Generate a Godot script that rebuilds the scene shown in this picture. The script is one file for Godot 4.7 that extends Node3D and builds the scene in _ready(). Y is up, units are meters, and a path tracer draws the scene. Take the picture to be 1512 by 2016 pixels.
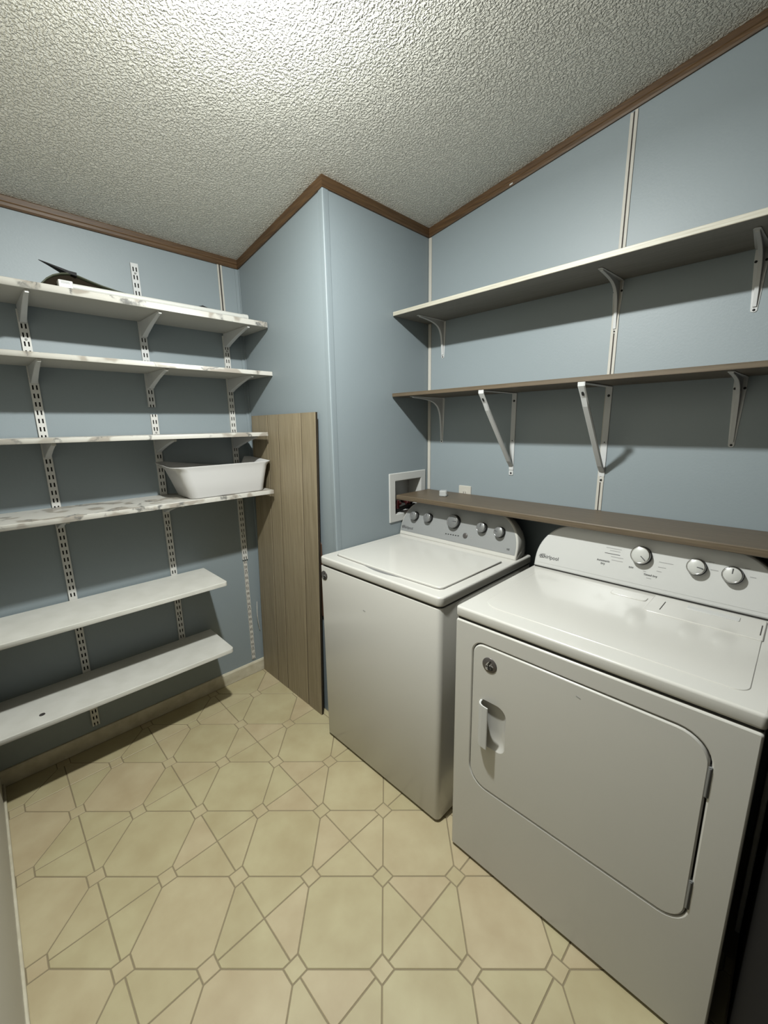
extends Node3D
# Laundry room: x runs along the wall behind the machines, z away from it, y up, metres.

const XL := -0.7491      # left wall
const ZC := 0.6581       # front of the boxed-out chase
const ZO := 1.932        # wall opposite the machines
const XE := 1.535        # wall beside the dryer
const FLAT := 0xFFFFFFFF
const PAINT := Color(0.57, 0.57, 0.57, 1.0)   # how bright white paint is here

var M := {}
var used := {}
var rng := RandomNumberGenerator.new()


func _ready() -> void:
	rng.seed = 7
	# ---- camera
	var cam := Camera3D.new()
	cam.name = "camera"
	cam.fov = 102.04
	cam.near = 0.02
	cam.position = Vector3(1.4829, 1.4954, 1.7995)
	cam.rotation_degrees = Vector3(-11.937, 45.594, -0.926)
	add_child(cam)
	cam.current = true
	# ---- surroundings and exposure
	var env := Environment.new()
	env.background_mode = Environment.BG_COLOR
	env.background_color = Color(0.05, 0.055, 0.06)
	env.tonemap_mode = Environment.TONE_MAPPER_LINEAR
	env.tonemap_exposure = 1.0
	env.sdfgi_enabled = true
	env.ssao_enabled = true
	env.ssil_enabled = true
	var we := WorldEnvironment.new()
	we.name = "surroundings"
	we.environment = env
	add_child(we)
	make_materials()
	# ---- light: one ceiling fixture above the frame
	ceiling_light(Vector3(0.6, 2.435, 1.265))
	# ---- room
	room()
	floor_tiles()
	trims()
	# ---- large things
	washer()
	dryer()
	wood_panel()
	left_shelves()
	right_shelves()
	# ---- small things
	outlet_box()
	small_things()


# ------------------------------------------------------------------ naming
func numbered(called: String) -> String:
	if not used.has(called):
		used[called] = 0
		return called
	used[called] += 1
	return "%s_%03d" % [called, used[called]]


func thing(called: String, label: String, category: String, at := Vector3.ZERO, group := "") -> Node3D:
	var o := Node3D.new()
	o.name = numbered(called)
	add_child(o)
	o.position = at
	tag(o, label, category, group)
	return o


func tag(o: Node, label: String, category := "", group := "") -> void:
	o.set_meta("label", label)
	if category:
		o.set_meta("category", category)
	if group:
		o.set_meta("group", group)


func obj(called: String, st: SurfaceTool, mat: Material, parent: Node = null) -> MeshInstance3D:
	st.generate_normals()
	var m := MeshInstance3D.new()
	m.mesh = st.commit()
	m.material_override = mat
	if parent == null:
		m.name = numbered(called)
		add_child(m)
	else:
		m.name = called
		parent.add_child(m, true)
	return m


func struct(called: String, st: SurfaceTool, mat: Material, label := "", category := "") -> MeshInstance3D:
	var m := obj(called, st, mat)
	m.set_meta("kind", "structure")
	if label:
		m.set_meta("label", label)
	if category:
		m.set_meta("category", category)
	return m


# ------------------------------------------------------------------ geometry
func mb() -> SurfaceTool:
	var st := SurfaceTool.new()
	st.begin(Mesh.PRIMITIVE_TRIANGLES)
	st.set_smooth_group(FLAT)
	return st


func tri(st: SurfaceTool, a: Vector3, b: Vector3, c: Vector3, hint: Vector3) -> void:
	if (a - c).cross(a - b).dot(hint) < 0.0:
		var t := b
		b = c
		c = t
	st.add_vertex(a)
	st.add_vertex(b)
	st.add_vertex(c)


func quad(st: SurfaceTool, a: Vector3, b: Vector3, c: Vector3, d: Vector3, hint: Vector3) -> void:
	tri(st, a, b, c, hint)
	tri(st, a, c, d, hint)


func cap(st: SurfaceTool, ring: PackedVector3Array, hint: Vector3) -> void:
	# a flat polygon in space
	var n := hint.normalized()
	var u := n.cross(Vector3.UP if absf(n.y) < 0.9 else Vector3.RIGHT).normalized()
	var v := n.cross(u)
	var flat := PackedVector2Array()
	for p in ring:
		flat.append(Vector2(p.dot(u), p.dot(v)))
	var ids := Geometry2D.triangulate_polygon(flat)
	if ids.is_empty():
		var mid := centre(ring)
		for i in ring.size():
			tri(st, mid, ring[i], ring[(i + 1) % ring.size()], hint)
		return
	for i in range(0, ids.size(), 3):
		tri(st, ring[ids[i]], ring[ids[i + 1]], ring[ids[i + 2]], hint)


func loft(st: SurfaceTool, rings: Array, cap_start := true, cap_end := true, closed := true) -> void:
	# rings of equally many points, hint: away from the ring centres
	for k in rings.size() - 1:
		var a: PackedVector3Array = rings[k]
		var b: PackedVector3Array = rings[k + 1]
		var n := a.size()
		var mid := Vector3.ZERO
		for p in a:
			mid += p
		for p in b:
			mid += p
		mid /= 2.0 * n
		for i in (n if closed else n - 1):
			var j := (i + 1) % n
			quad(st, a[i], a[j], b[j], b[i], (a[i] + a[j] + b[i] + b[j]) / 4.0 - mid)
	if cap_start:
		cap(st, rings[0], centre(rings[0]) - centre(rings[1]))
	if cap_end:
		cap(st, rings[-1], centre(rings[-1]) - centre(rings[-2]))


func centre(r: PackedVector3Array) -> Vector3:
	var c := Vector3.ZERO
	for p in r:
		c += p
	return c / r.size()


func inset(poly: PackedVector2Array, d: float) -> PackedVector2Array:
	# same number of corners, moved inwards by d along the mitre
	var out := PackedVector2Array()
	var n := poly.size()
	var area := 0.0
	for i in n:
		area += poly[i].cross(poly[(i + 1) % n])
	var s := 1.0 if area > 0 else -1.0
	for i in n:
		var e0 := (poly[i] - poly[(i + n - 1) % n]).normalized()
		var e1 := (poly[(i + 1) % n] - poly[i]).normalized()
		var n0 := Vector2(-e0.y, e0.x) * s
		var n1 := Vector2(-e1.y, e1.x) * s
		var m := (n0 + n1)
		m = m / maxf(0.3, m.length_squared()) * 2.0
		out.append(poly[i] + m * d)
	return out


func prism(st: SurfaceTool, poly: PackedVector2Array, xf: Transform3D, h: float, bevel := 0.0, steps := 1, both := true, smooth_sides := false) -> void:
	# poly in the local xy plane, drawn out along local z from 0 to h, edges bevelled
	var levels := []
	if bevel > 0.0 and both:
		for i in steps:
			var t := PI / 2 * i / steps
			levels.append([bevel * (1 - sin(t)), bevel * (1 - cos(t))])
		levels.append([0.0, bevel])
	else:
		levels.append([0.0, 0.0])
	if bevel > 0.0:
		levels.append([0.0, h - bevel])
		for i in range(1, steps + 1):
			var t := PI / 2 * i / steps
			levels.append([bevel * (1 - cos(t)), h - bevel + bevel * sin(t)])
	else:
		levels.append([0.0, h])
	var area := 0.0
	var n := poly.size()
	for i in n:
		area += poly[i].cross(poly[(i + 1) % n])
	var s := 1.0 if area > 0 else -1.0
	if smooth_sides:
		st.set_smooth_group(1)
	for k in levels.size() - 1:
		var a := inset(poly, levels[k][0])
		var b := inset(poly, levels[k + 1][0])
		var za: float = levels[k][1]
		var zb: float = levels[k + 1][1]
		for i in n:
			var j := (i + 1) % n
			var e := (poly[j] - poly[i]) * s
			var out2 := Vector2(e.y, -e.x).normalized()
			var hint := xf.basis * Vector3(out2.x, out2.y, 0.0)
			if absf(zb - za) < 0.0001 or (levels[k + 1][0] > levels[k][0]):
				hint += xf.basis.z * 0.7
			elif levels[k][0] > levels[k + 1][0]:
				hint -= xf.basis.z * 0.7
			quad(st, xf * Vector3(a[i].x, a[i].y, za), xf * Vector3(a[j].x, a[j].y, za), xf * Vector3(b[j].x, b[j].y, zb), xf * Vector3(b[i].x, b[i].y, zb), hint)
	if smooth_sides:
		st.set_smooth_group(FLAT)
	for e in [0, levels.size() - 1]:
		var ring := PackedVector3Array()
		for p in inset(poly, levels[e][0]):
			ring.append(xf * Vector3(p.x, p.y, levels[e][1]))
		cap(st, ring, xf.basis.z * (-1.0 if e == 0 else 1.0))


func rect(x0: float, y0: float, x1: float, y1: float) -> PackedVector2Array:
	return PackedVector2Array([Vector2(x0, y0), Vector2(x1, y0), Vector2(x1, y1), Vector2(x0, y1)])


func rounded(x0: float, y0: float, x1: float, y1: float, radii: Array, n := 6) -> PackedVector2Array:
	# corners in the order: low-left, low-right, high-right, high-left
	var out := PackedVector2Array()
	var c := [Vector2(x0, y0), Vector2(x1, y0), Vector2(x1, y1), Vector2(x0, y1)]
	var d := [Vector2(1, 1), Vector2(-1, 1), Vector2(-1, -1), Vector2(1, -1)]
	for k in 4:
		var r: float = radii[k]
		var o: Vector2 = c[k] + d[k] * r
		for i in n + 1:
			var t := PI + k * PI / 2 + PI / 2 * i / n
			out.append(o + Vector2(cos(t), sin(t)) * r)
	return out


func box(st: SurfaceTool, a: Vector3, b: Vector3, bevel := 0.0) -> void:
	var lo := Vector3(minf(a.x, b.x), minf(a.y, b.y), minf(a.z, b.z))
	var hi := Vector3(maxf(a.x, b.x), maxf(a.y, b.y), maxf(a.z, b.z))
	prism(st, chamfered(lo.x, -hi.z, hi.x, -lo.z, bevel), Transform3D(Basis(Vector3.RIGHT, Vector3.FORWARD, Vector3.UP), Vector3(0, lo.y, 0)), hi.y - lo.y, bevel)


func chamfered(x0: float, y0: float, x1: float, y1: float, c: float) -> PackedVector2Array:
	if c <= 0.0:
		return rect(x0, y0, x1, y1)
	return PackedVector2Array([Vector2(x0 + c, y0), Vector2(x1 - c, y0), Vector2(x1, y0 + c), Vector2(x1, y1 - c), Vector2(x1 - c, y1), Vector2(x0 + c, y1), Vector2(x0, y1 - c), Vector2(x0, y0 + c)])


func tube(st: SurfaceTool, pts: PackedVector3Array, r: float, n := 10) -> void:
	var rings := []
	for i in pts.size():
		var d := (pts[mini(i + 1, pts.size() - 1)] - pts[maxi(i - 1, 0)]).normalized()
		var u := d.cross(Vector3.UP if absf(d.y) < 0.9 else Vector3.RIGHT).normalized()
		var v := d.cross(u)
		var ring := PackedVector3Array()
		for k in n:
			var t := TAU * k / n
			ring.append(pts[i] + (u * cos(t) + v * sin(t)) * r)
		rings.append(ring)
	st.set_smooth_group(1)
	loft(st, rings, false, false)
	st.set_smooth_group(FLAT)
	cap(st, rings[0], pts[0] - pts[1])
	cap(st, rings[-1], pts[-1] - pts[-2])


func lathe(st: SurfaceTool, profile: Array, xf: Transform3D, n := 28) -> void:
	# profile of Vector2(radius, height along local z); smooth within a run, crisp where a point repeats
	var group := 2
	st.set_smooth_group(group)
	for k in profile.size() - 1:
		var a: Vector2 = profile[k]
		var b: Vector2 = profile[k + 1]
		if a.is_equal_approx(b):
			group += 1
			st.set_smooth_group(group)
			continue
		var e := b - a
		var on := Vector2(e.y, -e.x)
		for i in n:
			var t0 := TAU * i / n
			var t1 := TAU * (i + 1) / n
			var tm := (t0 + t1) / 2
			var hint := xf.basis * Vector3(cos(tm) * on.x, sin(tm) * on.x, on.y)
			var p := [xf * Vector3(cos(t0) * a.x, sin(t0) * a.x, a.y), xf * Vector3(cos(t1) * a.x, sin(t1) * a.x, a.y), xf * Vector3(cos(t1) * b.x, sin(t1) * b.x, b.y), xf * Vector3(cos(t0) * b.x, sin(t0) * b.x, b.y)]
			if a.x > 0.00001:
				tri(st, p[0], p[1], p[2], hint)
			if b.x > 0.00001:
				tri(st, p[0], p[2], p[3], hint)
	st.set_smooth_group(FLAT)


func facing(at: Vector3, n: Vector3, up := Vector3.UP) -> Transform3D:
	# local z along n, local y towards up
	var z := n.normalized()
	var x := up.cross(z).normalized()
	return Transform3D(Basis(x, z.cross(x), z), at)


# ------------------------------------------------------------------ materials
func mat(c: Color, rough := 0.5, metal := 0.0, spec := 0.5) -> StandardMaterial3D:
	var m := StandardMaterial3D.new()
	m.albedo_color = (c * PAINT).linear_to_srgb()
	m.roughness = rough
	m.metallic = metal
	m.metallic_specular = spec
	return m


func noise(freq: float, octaves := 4, kind := FastNoiseLite.TYPE_SIMPLEX_SMOOTH, sd := 1) -> FastNoiseLite:
	var n := FastNoiseLite.new()
	n.noise_type = kind
	n.frequency = freq
	n.seed = sd
	n.fractal_octaves = octaves
	return n


func paint(m: StandardMaterial3D, im: Image, scale: float, world := true) -> StandardMaterial3D:
	m.albedo_texture = ImageTexture.create_from_image(im)
	m.uv1_triplanar = true
	m.uv1_world_triplanar = world
	m.uv1_triplanar_sharpness = 4.0
	m.uv1_scale = Vector3.ONE * scale
	return m


func mottled(n: FastNoiseLite, lo: Color, hi: Color, size := 512) -> Image:
	var src := n.get_seamless_image(size, size)
	src.convert(Image.FORMAT_L8)
	var data := src.get_data()
	var out := PackedByteArray()
	out.resize(size * size * 3)
	var lut := PackedByteArray()
	for i in 256:
		var c := lo.lerp(hi, i / 255.0).linear_to_srgb()
		lut.append_array([c.r8, c.g8, c.b8])
	for i in data.size():
		var v := data[i] * 3
		out[i * 3] = lut[v]
		out[i * 3 + 1] = lut[v + 1]
		out[i * 3 + 2] = lut[v + 2]
	return Image.create_from_data(size, size, false, Image.FORMAT_RGB8, out)


func bumpy(m: StandardMaterial3D, im: Image, cm: float, scale: float) -> void:
	m.heightmap_enabled = true
	m.heightmap_texture = ImageTexture.create_from_image(im)
	m.heightmap_scale = cm
	m.uv1_triplanar = true
	m.uv1_world_triplanar = true
	m.uv1_scale = Vector3.ONE * scale


func grain(lo: Color, hi: Color, sd: int, upright_streaks := false, size := 512) -> Image:
	# streaks along the image's u axis
	var n := noise(0.012, 5, FastNoiseLite.TYPE_SIMPLEX_SMOOTH, sd)
	var im := Image.create(size, size, false, Image.FORMAT_RGB8)
	for y in size:
		for x in size:
			var bx := TAU * x / size
			var v := n.get_noise_3d(cos(bx) * 22.0, sin(bx) * 22.0, y * 9.0) * 0.6
			v += n.get_noise_3d(cos(bx) * 90.0 + 300.0, sin(bx) * 90.0, y * 34.0) * 0.5
			v = clampf(0.5 + v, 0.0, 1.0)
			im.set_pixel(x, y, lo.lerp(hi, v).linear_to_srgb())
	if upright_streaks:
		im.rotate_90(CLOCKWISE)
	return im


func marble_image() -> Image:
	var size := 640
	var n := noise(0.006, 4, FastNoiseLite.TYPE_SIMPLEX_SMOOTH, 5)
	n.domain_warp_enabled = true
	n.domain_warp_amplitude = 60.0
	n.domain_warp_frequency = 0.008
	var b := noise(0.01, 3, FastNoiseLite.TYPE_SIMPLEX_SMOOTH, 9)
	var a := n.get_seamless_image(size, size)
	var c := b.get_seamless_image(size, size)
	a.convert(Image.FORMAT_L8)
	c.convert(Image.FORMAT_L8)
	var im := Image.create(size, size, false, Image.FORMAT_RGB8)
	var white := Color(0.74, 0.72, 0.66)
	var grey := Color(0.16, 0.16, 0.155)
	var brown := Color(0.36, 0.31, 0.25)
	for y in size:
		for x in size:
			var v := a.get_pixel(x, y).r
			var w := c.get_pixel(x, y).r
			var vein := 1.0 - smoothstep(0.0, 0.06, absf(v - 0.5))
			var cloud := smoothstep(0.52, 0.70, w)
			var col := white.lerp(brown, cloud * 0.75)
			col = col.lerp(grey, clampf(vein * smoothstep(0.38, 0.55, w), 0.0, 1.0) * 0.95)
			im.set_pixel(x, y, col.linear_to_srgb())
	return im


func plaster_image() -> Image:
	# worm-like ridges of rolled ceiling texture
	var size := 1024
	var n := noise(0.045, 2, FastNoiseLite.TYPE_SIMPLEX_SMOOTH, 21)
	n.domain_warp_enabled = true
	n.domain_warp_amplitude = 16.0
	n.domain_warp_frequency = 0.03
	var a := n.get_seamless_image(size, size)
	var b := noise(0.09, 2, FastNoiseLite.TYPE_SIMPLEX_SMOOTH, 4).get_seamless_image(size, size)
	a.convert(Image.FORMAT_L8)
	b.convert(Image.FORMAT_L8)
	var da := a.get_data()
	var db := b.get_data()
	var out := PackedByteArray()
	out.resize(size * size)
	for i in da.size():
		var v := da[i] / 255.0
		var h := smoothstep(0.42, 0.66, v) * 0.75 + (db[i] / 255.0) * 0.25
		out[i] = int(clampf(h, 0, 1) * 255)
	return Image.create_from_data(size, size, false, Image.FORMAT_L8, out)


func make_materials() -> void:
	M.wall = mat(Color(0.345, 0.405, 0.435), 0.5)
	bumpy(M.wall, noise(0.06, 3, FastNoiseLite.TYPE_SIMPLEX_SMOOTH, 3).get_seamless_image(512, 512), 0.012, 3.0)
	M.cream = mat(Color(0.72, 0.68, 0.575), 0.6)
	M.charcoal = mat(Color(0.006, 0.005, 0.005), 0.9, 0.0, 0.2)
	M.ceiling = mat(Color(1.22, 1.205, 1.11), 0.6)
	bumpy(M.ceiling, plaster_image(), 0.62, 1.95)
	M.trim = mat(Color.WHITE, 0.45)
	paint(M.trim, grain(Color(0.066, 0.032, 0.012), Color(0.20, 0.11, 0.045), 11), 2.2)
	M.white = mat(Color(0.74, 0.74, 0.715), 0.3)
	M.enamel = mat(Color(0.76, 0.742, 0.69), 0.22)
	M.enamel.clearcoat_enabled = true
	M.enamel.clearcoat = 0.3
	M.enamel.clearcoat_roughness = 0.08
	M.plastic = mat(Color(0.72, 0.72, 0.70), 0.35)
	M.bracket = mat(Color(0.80, 0.81, 0.81), 0.4)
	M.dirty = paint(mat(Color.WHITE, 0.6), mottled(noise(0.03, 4, FastNoiseLite.TYPE_SIMPLEX_SMOOTH, 31), Color(0.55, 0.53, 0.49), Color(1.0, 0.96, 0.88), 256), 6.0)
	M.rail = mat(Color(0.86, 0.85, 0.81), 0.5)
	M.rawstrip = mat(Color(0.72, 0.69, 0.62), 0.6)
	M.dark = mat(Color(0.012, 0.012, 0.012), 0.6)
	M.gap = mat(Color(0.03, 0.028, 0.025), 0.8)
	M.seam = mat(Color(0.06, 0.05, 0.045), 0.8)
	M.silver = mat(Color(0.40, 0.41, 0.41), 0.4, 0.15)
	M.knobrim = mat(Color(0.45, 0.45, 0.45), 0.22, 0.8)
	M.chrome = mat(Color(0.75, 0.75, 0.75), 0.12, 1.0)
	M.knobgrey = mat(Color(0.28, 0.285, 0.285), 0.3, 0.3)
	M.knobwhite = mat(Color(0.66, 0.66, 0.63), 0.3)
	M.ink = mat(Color(0.10, 0.10, 0.105), 0.5)
	M.inkpale = mat(Color(0.42, 0.42, 0.41), 0.5)
	M.badge = mat(Color(0.16, 0.145, 0.14), 0.3, 0.4)
	M.badgelight = mat(Color(0.62, 0.60, 0.58), 0.3, 0.3)
	M.groove = mat(Color(0.34, 0.275, 0.165), 0.7)
	var tile_noise := mottled(noise(0.011, 5, FastNoiseLite.TYPE_SIMPLEX_SMOOTH, 41), Color(0.82, 0.775, 0.71), Color(1.0, 1.0, 0.97))
	var tile_tex := ImageTexture.create_from_image(tile_noise)
	M.tiles = []
	for c in [Color(0.52, 0.455, 0.288), Color(0.51, 0.45, 0.28), Color(0.53, 0.457, 0.295), Color(0.515, 0.458, 0.285), Color(0.535, 0.453, 0.298), Color(0.505, 0.447, 0.278)]:
		var t := mat(c * 1.36, 0.5)
		t.albedo_texture = tile_tex
		t.uv1_triplanar = true
		t.uv1_world_triplanar = true
		t.uv1_scale = Vector3.ONE * 0.9
		M.tiles.append(t)
	M.base = paint(mat(Color.WHITE, 0.5), mottled(noise(0.02, 4, FastNoiseLite.TYPE_SIMPLEX_SMOOTH, 51), Color(0.66, 0.59, 0.43), Color(0.92, 0.86, 0.68), 256), 2.5)
	M.marble = paint(mat(Color.WHITE, 0.35), marble_image(), 1.15)
	M.shelfwhite = paint(mat(Color.WHITE, 0.45), mottled(noise(0.02, 4, FastNoiseLite.TYPE_SIMPLEX_SMOOTH, 52), Color(0.80, 0.785, 0.715), Color(0.92, 0.905, 0.84), 256), 1.6)
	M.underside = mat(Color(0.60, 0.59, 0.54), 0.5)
	M.brownwood = paint(mat(Color.WHITE, 0.42), grain(Color(0.105, 0.075, 0.045), Color(0.185, 0.14, 0.09), 13), 1.6)
	M.palewood = paint(mat(Color.WHITE, 0.5), grain(Color(0.46, 0.425, 0.33), Color(0.68, 0.655, 0.56), 15), 2.0)
	M.greywood = paint(mat(Color.WHITE, 0.5), grain(Color(0.24, 0.225, 0.195), Color(0.35, 0.33, 0.29), 17), 1.6)
	M.planks = []
	for k in 3:
		var t := paint(mat(Color.WHITE, 0.5), grain(Color(0.30, 0.24, 0.147) * (0.96 + 0.05 * k), Color(0.45, 0.375, 0.25) * (0.96 + 0.05 * k), 19 + k, true), 1.1)
		t.uv1_offset = Vector3(0.3, 0.2, 0.1) * k
		M.planks.append(t)
	M.plankside = mat(Color(0.13, 0.098, 0.06), 0.7)
	M.tub = mat(Color(0.80, 0.79, 0.78), 0.35)
	M.green = mat(Color(0.045, 0.052, 0.024), 0.6)
	M.fold = mat(Color(0.022, 0.016, 0.009), 0.9, 0.0, 0.25)
	M.black = mat(Color(0.012, 0.012, 0.014), 0.8)
	M.rod = mat(Color(0.74, 0.74, 0.70), 0.35)
	M.redvalve = mat(Color(0.075, 0.012, 0.012), 0.4)
	M.hose = mat(Color(0.02, 0.02, 0.02), 0.6)
	M.brown = mat(Color(0.13, 0.06, 0.03), 0.7)
	M.clear = mat(Color(1.1, 1.12, 1.12, 1.0), 0.12)
	M.clear.albedo_color.a = 0.45
	M.clear.refraction_enabled = true
	M.clear.refraction_scale = 0.045
	M.clear.transparency = BaseMaterial3D.TRANSPARENCY_ALPHA
	M.globe = mat(Color(0.9, 0.9, 0.88), 0.4)
	M.globe.emission_enabled = true
	M.globe.emission = Color(1.0, 0.96, 0.9)
	M.globe.emission_energy_multiplier = 2.0


# ------------------------------------------------------------------ light
func ceiling_light(at: Vector3) -> void:
	var t := thing("ceiling_light", "round flush ceiling lamp with white glass bowl over the middle of the room", "ceiling lamp", at)
	var st := mb()
	var up := facing(Vector3.ZERO, Vector3.UP, Vector3.FORWARD)
	var topy := ceil_y(at.x, at.z) - at.y
	lathe(st, [Vector2(0.0, topy + 0.012), Vector2(0.135, topy + 0.012), Vector2(0.135, topy + 0.012), Vector2(0.14, 0.055), Vector2(0.14, 0.055), Vector2(0.0, 0.055)], up, 40)
	obj("canopy", st, M.white, t)
	st = mb()
	var prof := []
	for i in 13:
		var a := PI / 2 * i / 12
		prof.append(Vector2(0.095 * sin(a), 0.054 - 0.05 * cos(a)))
	lathe(st, prof, up, 40)
	obj("glass_bowl", st, M.globe, t)
	var tint := Color(0.985, 1.0, 0.985)
	# what the bowl gives sideways
	var l := OmniLight3D.new()
	l.name = "bowl_light"
	l.light_color = tint
	l.light_energy = 1.0
	l.light_size = 0.025
	l.omni_range = 12.0
	l.omni_attenuation = 2.0
	l.shadow_enabled = true
	l.position.y = 0.012
	t.add_child(l)
	# and what its broad face gives downwards
	var d := AreaLight3D.new()
	d.name = "bowl_face_light"
	d.light_color = tint
	d.light_energy = 4.75
	d.area_size = Vector2(0.07, 0.07)
	d.area_normalize_energy = true
	d.area_range = 12.0
	d.shadow_enabled = true
	d.rotation_degrees.x = -90.0
	t.add_child(d)


# ------------------------------------------------------------------ room
func ceil_y(x: float, z: float) -> float:
	return 2.447 + 0.1459 * x + 0.0084 * z


func wall_prism(st: SurfaceTool, a: Vector2, b: Vector2, out: Vector2, thick: float, y0 := -0.05, y1 := NAN) -> void:
	# a wall from a to b in plan (x, z), running up past the ceiling, thick on the outer side
	var o := out.normalized() * thick
	var c := [a, b, b + o, a + o]
	var rings := []
	for top in [false, true]:
		var ring := PackedVector3Array()
		for p: Vector2 in c:
			ring.append(Vector3(p.x, (ceil_y(p.x, p.y) + 0.04 if is_nan(y1) else y1) if top else y0, p.y))
		rings.append(ring)
	loft(st, rings)


func room() -> void:
	var st := mb()
	box(st, Vector3(XL - 0.12, -0.06, -0.12), Vector3(XE + 0.12, -0.0018, ZO + 0.12))
	struct("floor", st, M.groove, "embossed beige vinyl floor patterned with octagons, small squares and crossed squares", "floor")
	st = mb()
	var ring0 := PackedVector3Array()
	var ring1 := PackedVector3Array()
	for p: Vector2 in [Vector2(XL - 0.12, -0.12), Vector2(XE + 0.12, -0.12), Vector2(XE + 0.12, ZO + 0.12), Vector2(XL - 0.12, ZO + 0.12)]:
		ring0.append(Vector3(p.x, ceil_y(p.x, p.y), p.y))
		ring1.append(Vector3(p.x, ceil_y(p.x, p.y) + 0.1, p.y))
	loft(st, [ring0, ring1])
	struct("ceiling", st, M.ceiling, "sloping cream ceiling with a rough worm-like plaster texture", "ceiling")
	st = mb()
	wall_prism(st, Vector2(XL, -0.12), Vector2(XL, ZO + 0.12), Vector2(-1, 0), 0.1)
	struct("wall_left", st, M.wall, "blue-grey wall behind the six white shelves", "wall")
	st = mb()
	wall_prism(st, Vector2(XL - 0.1, 0), Vector2(XE + 0.1, 0), Vector2(0, -1), 0.1)
	struct("wall_right", st, M.wall, "blue-grey wall behind the washer and dryer", "wall")
	# boxed-out corner: a hollow with a hole for the outlet box
	st = mb()
	wall_prism(st, Vector2(XL, ZC), Vector2(0.0, ZC), Vector2(0, -1), 0.02)
	struct("wall_front", st, M.wall, "blue-grey face of the boxed-out corner behind the leaning planks", "wall")
	st = mb()
	wall_prism(st, Vector2(0, 0), Vector2(0, 0.063), Vector2(-1, 0), 0.02)
	wall_prism(st, Vector2(0, 0.267), Vector2(0, ZC - 0.02), Vector2(-1, 0), 0.02)
	wall_prism(st, Vector2(0, 0.063), Vector2(0, 0.267), Vector2(-1, 0), 0.02, -0.05, 1.03)
	wall_prism(st, Vector2(0, 0.063), Vector2(0, 0.267), Vector2(-1, 0), 0.02, 1.207)
	struct("wall_side", st, M.wall, "blue-grey side of the boxed-out corner beside the washer", "wall")
	st = mb()
	wall_prism(st, Vector2(XL - 0.1, ZO), Vector2(XE + 0.1, ZO), Vector2(0, 1), 0.1)
	struct("wall_back", st, M.cream, "off-white wall opposite the washer and dryer", "wall")
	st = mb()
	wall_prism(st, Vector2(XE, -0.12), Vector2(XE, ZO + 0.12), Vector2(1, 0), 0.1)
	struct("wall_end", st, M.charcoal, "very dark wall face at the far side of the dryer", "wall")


func floor_tiles() -> void:
	var fl := get_node("floor")
	var ax := 0.17375
	var az := 0.1727
	var h := 0.0245
	var g := 0.0018
	var shapes := {}
	shapes.octagon = PackedVector2Array([Vector2(ax - h, -h), Vector2(ax - h, h), Vector2(h, az - h), Vector2(-h, az - h), Vector2(-ax + h, h), Vector2(-ax + h, -h), Vector2(-h, -az + h), Vector2(h, -az + h)])
	shapes.square = rect(-h, -h, h, h)
	for k in 4:
		var sx := 1.0 if k in [0, 3] else -1.0
		var sz := 1.0 if k < 2 else -1.0
		var p := PackedVector2Array([Vector2(0, 0), Vector2((ax - h) * sx, 0), Vector2((ax - h) * sx, h * sz), Vector2(h * sx, (az - h) * sz), Vector2(0, (az - h) * sz)])
		shapes["wedge%d" % k] = p
	var room_poly := PackedVector2Array([Vector2(XL + 0.012, ZC + 0.004), Vector2(0.004, ZC + 0.004), Vector2(0.004, 0.004), Vector2(XE - 0.004, 0.004), Vector2(XE - 0.004, ZO - 0.004), Vector2(XL + 0.012, ZO - 0.004)])
	var x0 := 0.147
	var z0 := 1.2075
	var meshes := {}
	for i in range(-7, 10):
		for j in range(-5, 6):
			# lattice of half steps: squares where i+j is even
			var c := Vector2(x0 + i * ax, z0 + j * az)
			if c.y < 0.45:
				continue
			var todo := []
			if (i + j) % 2 == 0:
				todo = ["square"]
			elif (i % 2 + 2) % 2 == 1:
				todo = ["octagon"]
			else:
				todo = ["wedge0", "wedge1", "wedge2", "wedge3"]
			for nm in todo:
				var placed := PackedVector2Array()
				for p: Vector2 in inset(shapes[nm], g):
					placed.append(p + c)
				var parts := Geometry2D.intersect_polygons(placed, room_poly)
				for part: PackedVector2Array in parts:
					if part.size() < 3:
						continue
					var whole := part.size() == placed.size()
					if whole:
						for p in placed:
							if not Geometry2D.is_point_in_polygon(p, room_poly):
								whole = false
					var m: Mesh
					var at := Vector3.ZERO
					if whole and meshes.has(nm):
						m = meshes[nm]
					else:
						var poly := PackedVector2Array()
						for p in part:
							poly.append(Vector2(p.x, -p.y) if not whole else Vector2(p.x - c.x, -(p.y - c.y)))
						if whole:
							poly = PackedVector2Array()
							for p: Vector2 in inset(shapes[nm], g):
								poly.append(Vector2(p.x, -p.y))
						var st := mb()
						prism(st, poly, Transform3D(Basis(Vector3.RIGHT, Vector3.FORWARD, Vector3.UP), Vector3(0, -0.003, 0)), 0.003, 0.0012, 1, false)
						st.generate_normals()
						m = st.commit()
						if whole:
							meshes[nm] = m
					if whole:
						at = Vector3(c.x, 0, c.y)
					var o := MeshInstance3D.new()
					o.mesh = m
					o.material_override = M.tiles[2 if nm == "square" and rng.randf() < 0.6 else rng.randi() % 6]
					o.position = at
					o.name = "tile"
					fl.add_child(o, true)


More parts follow.
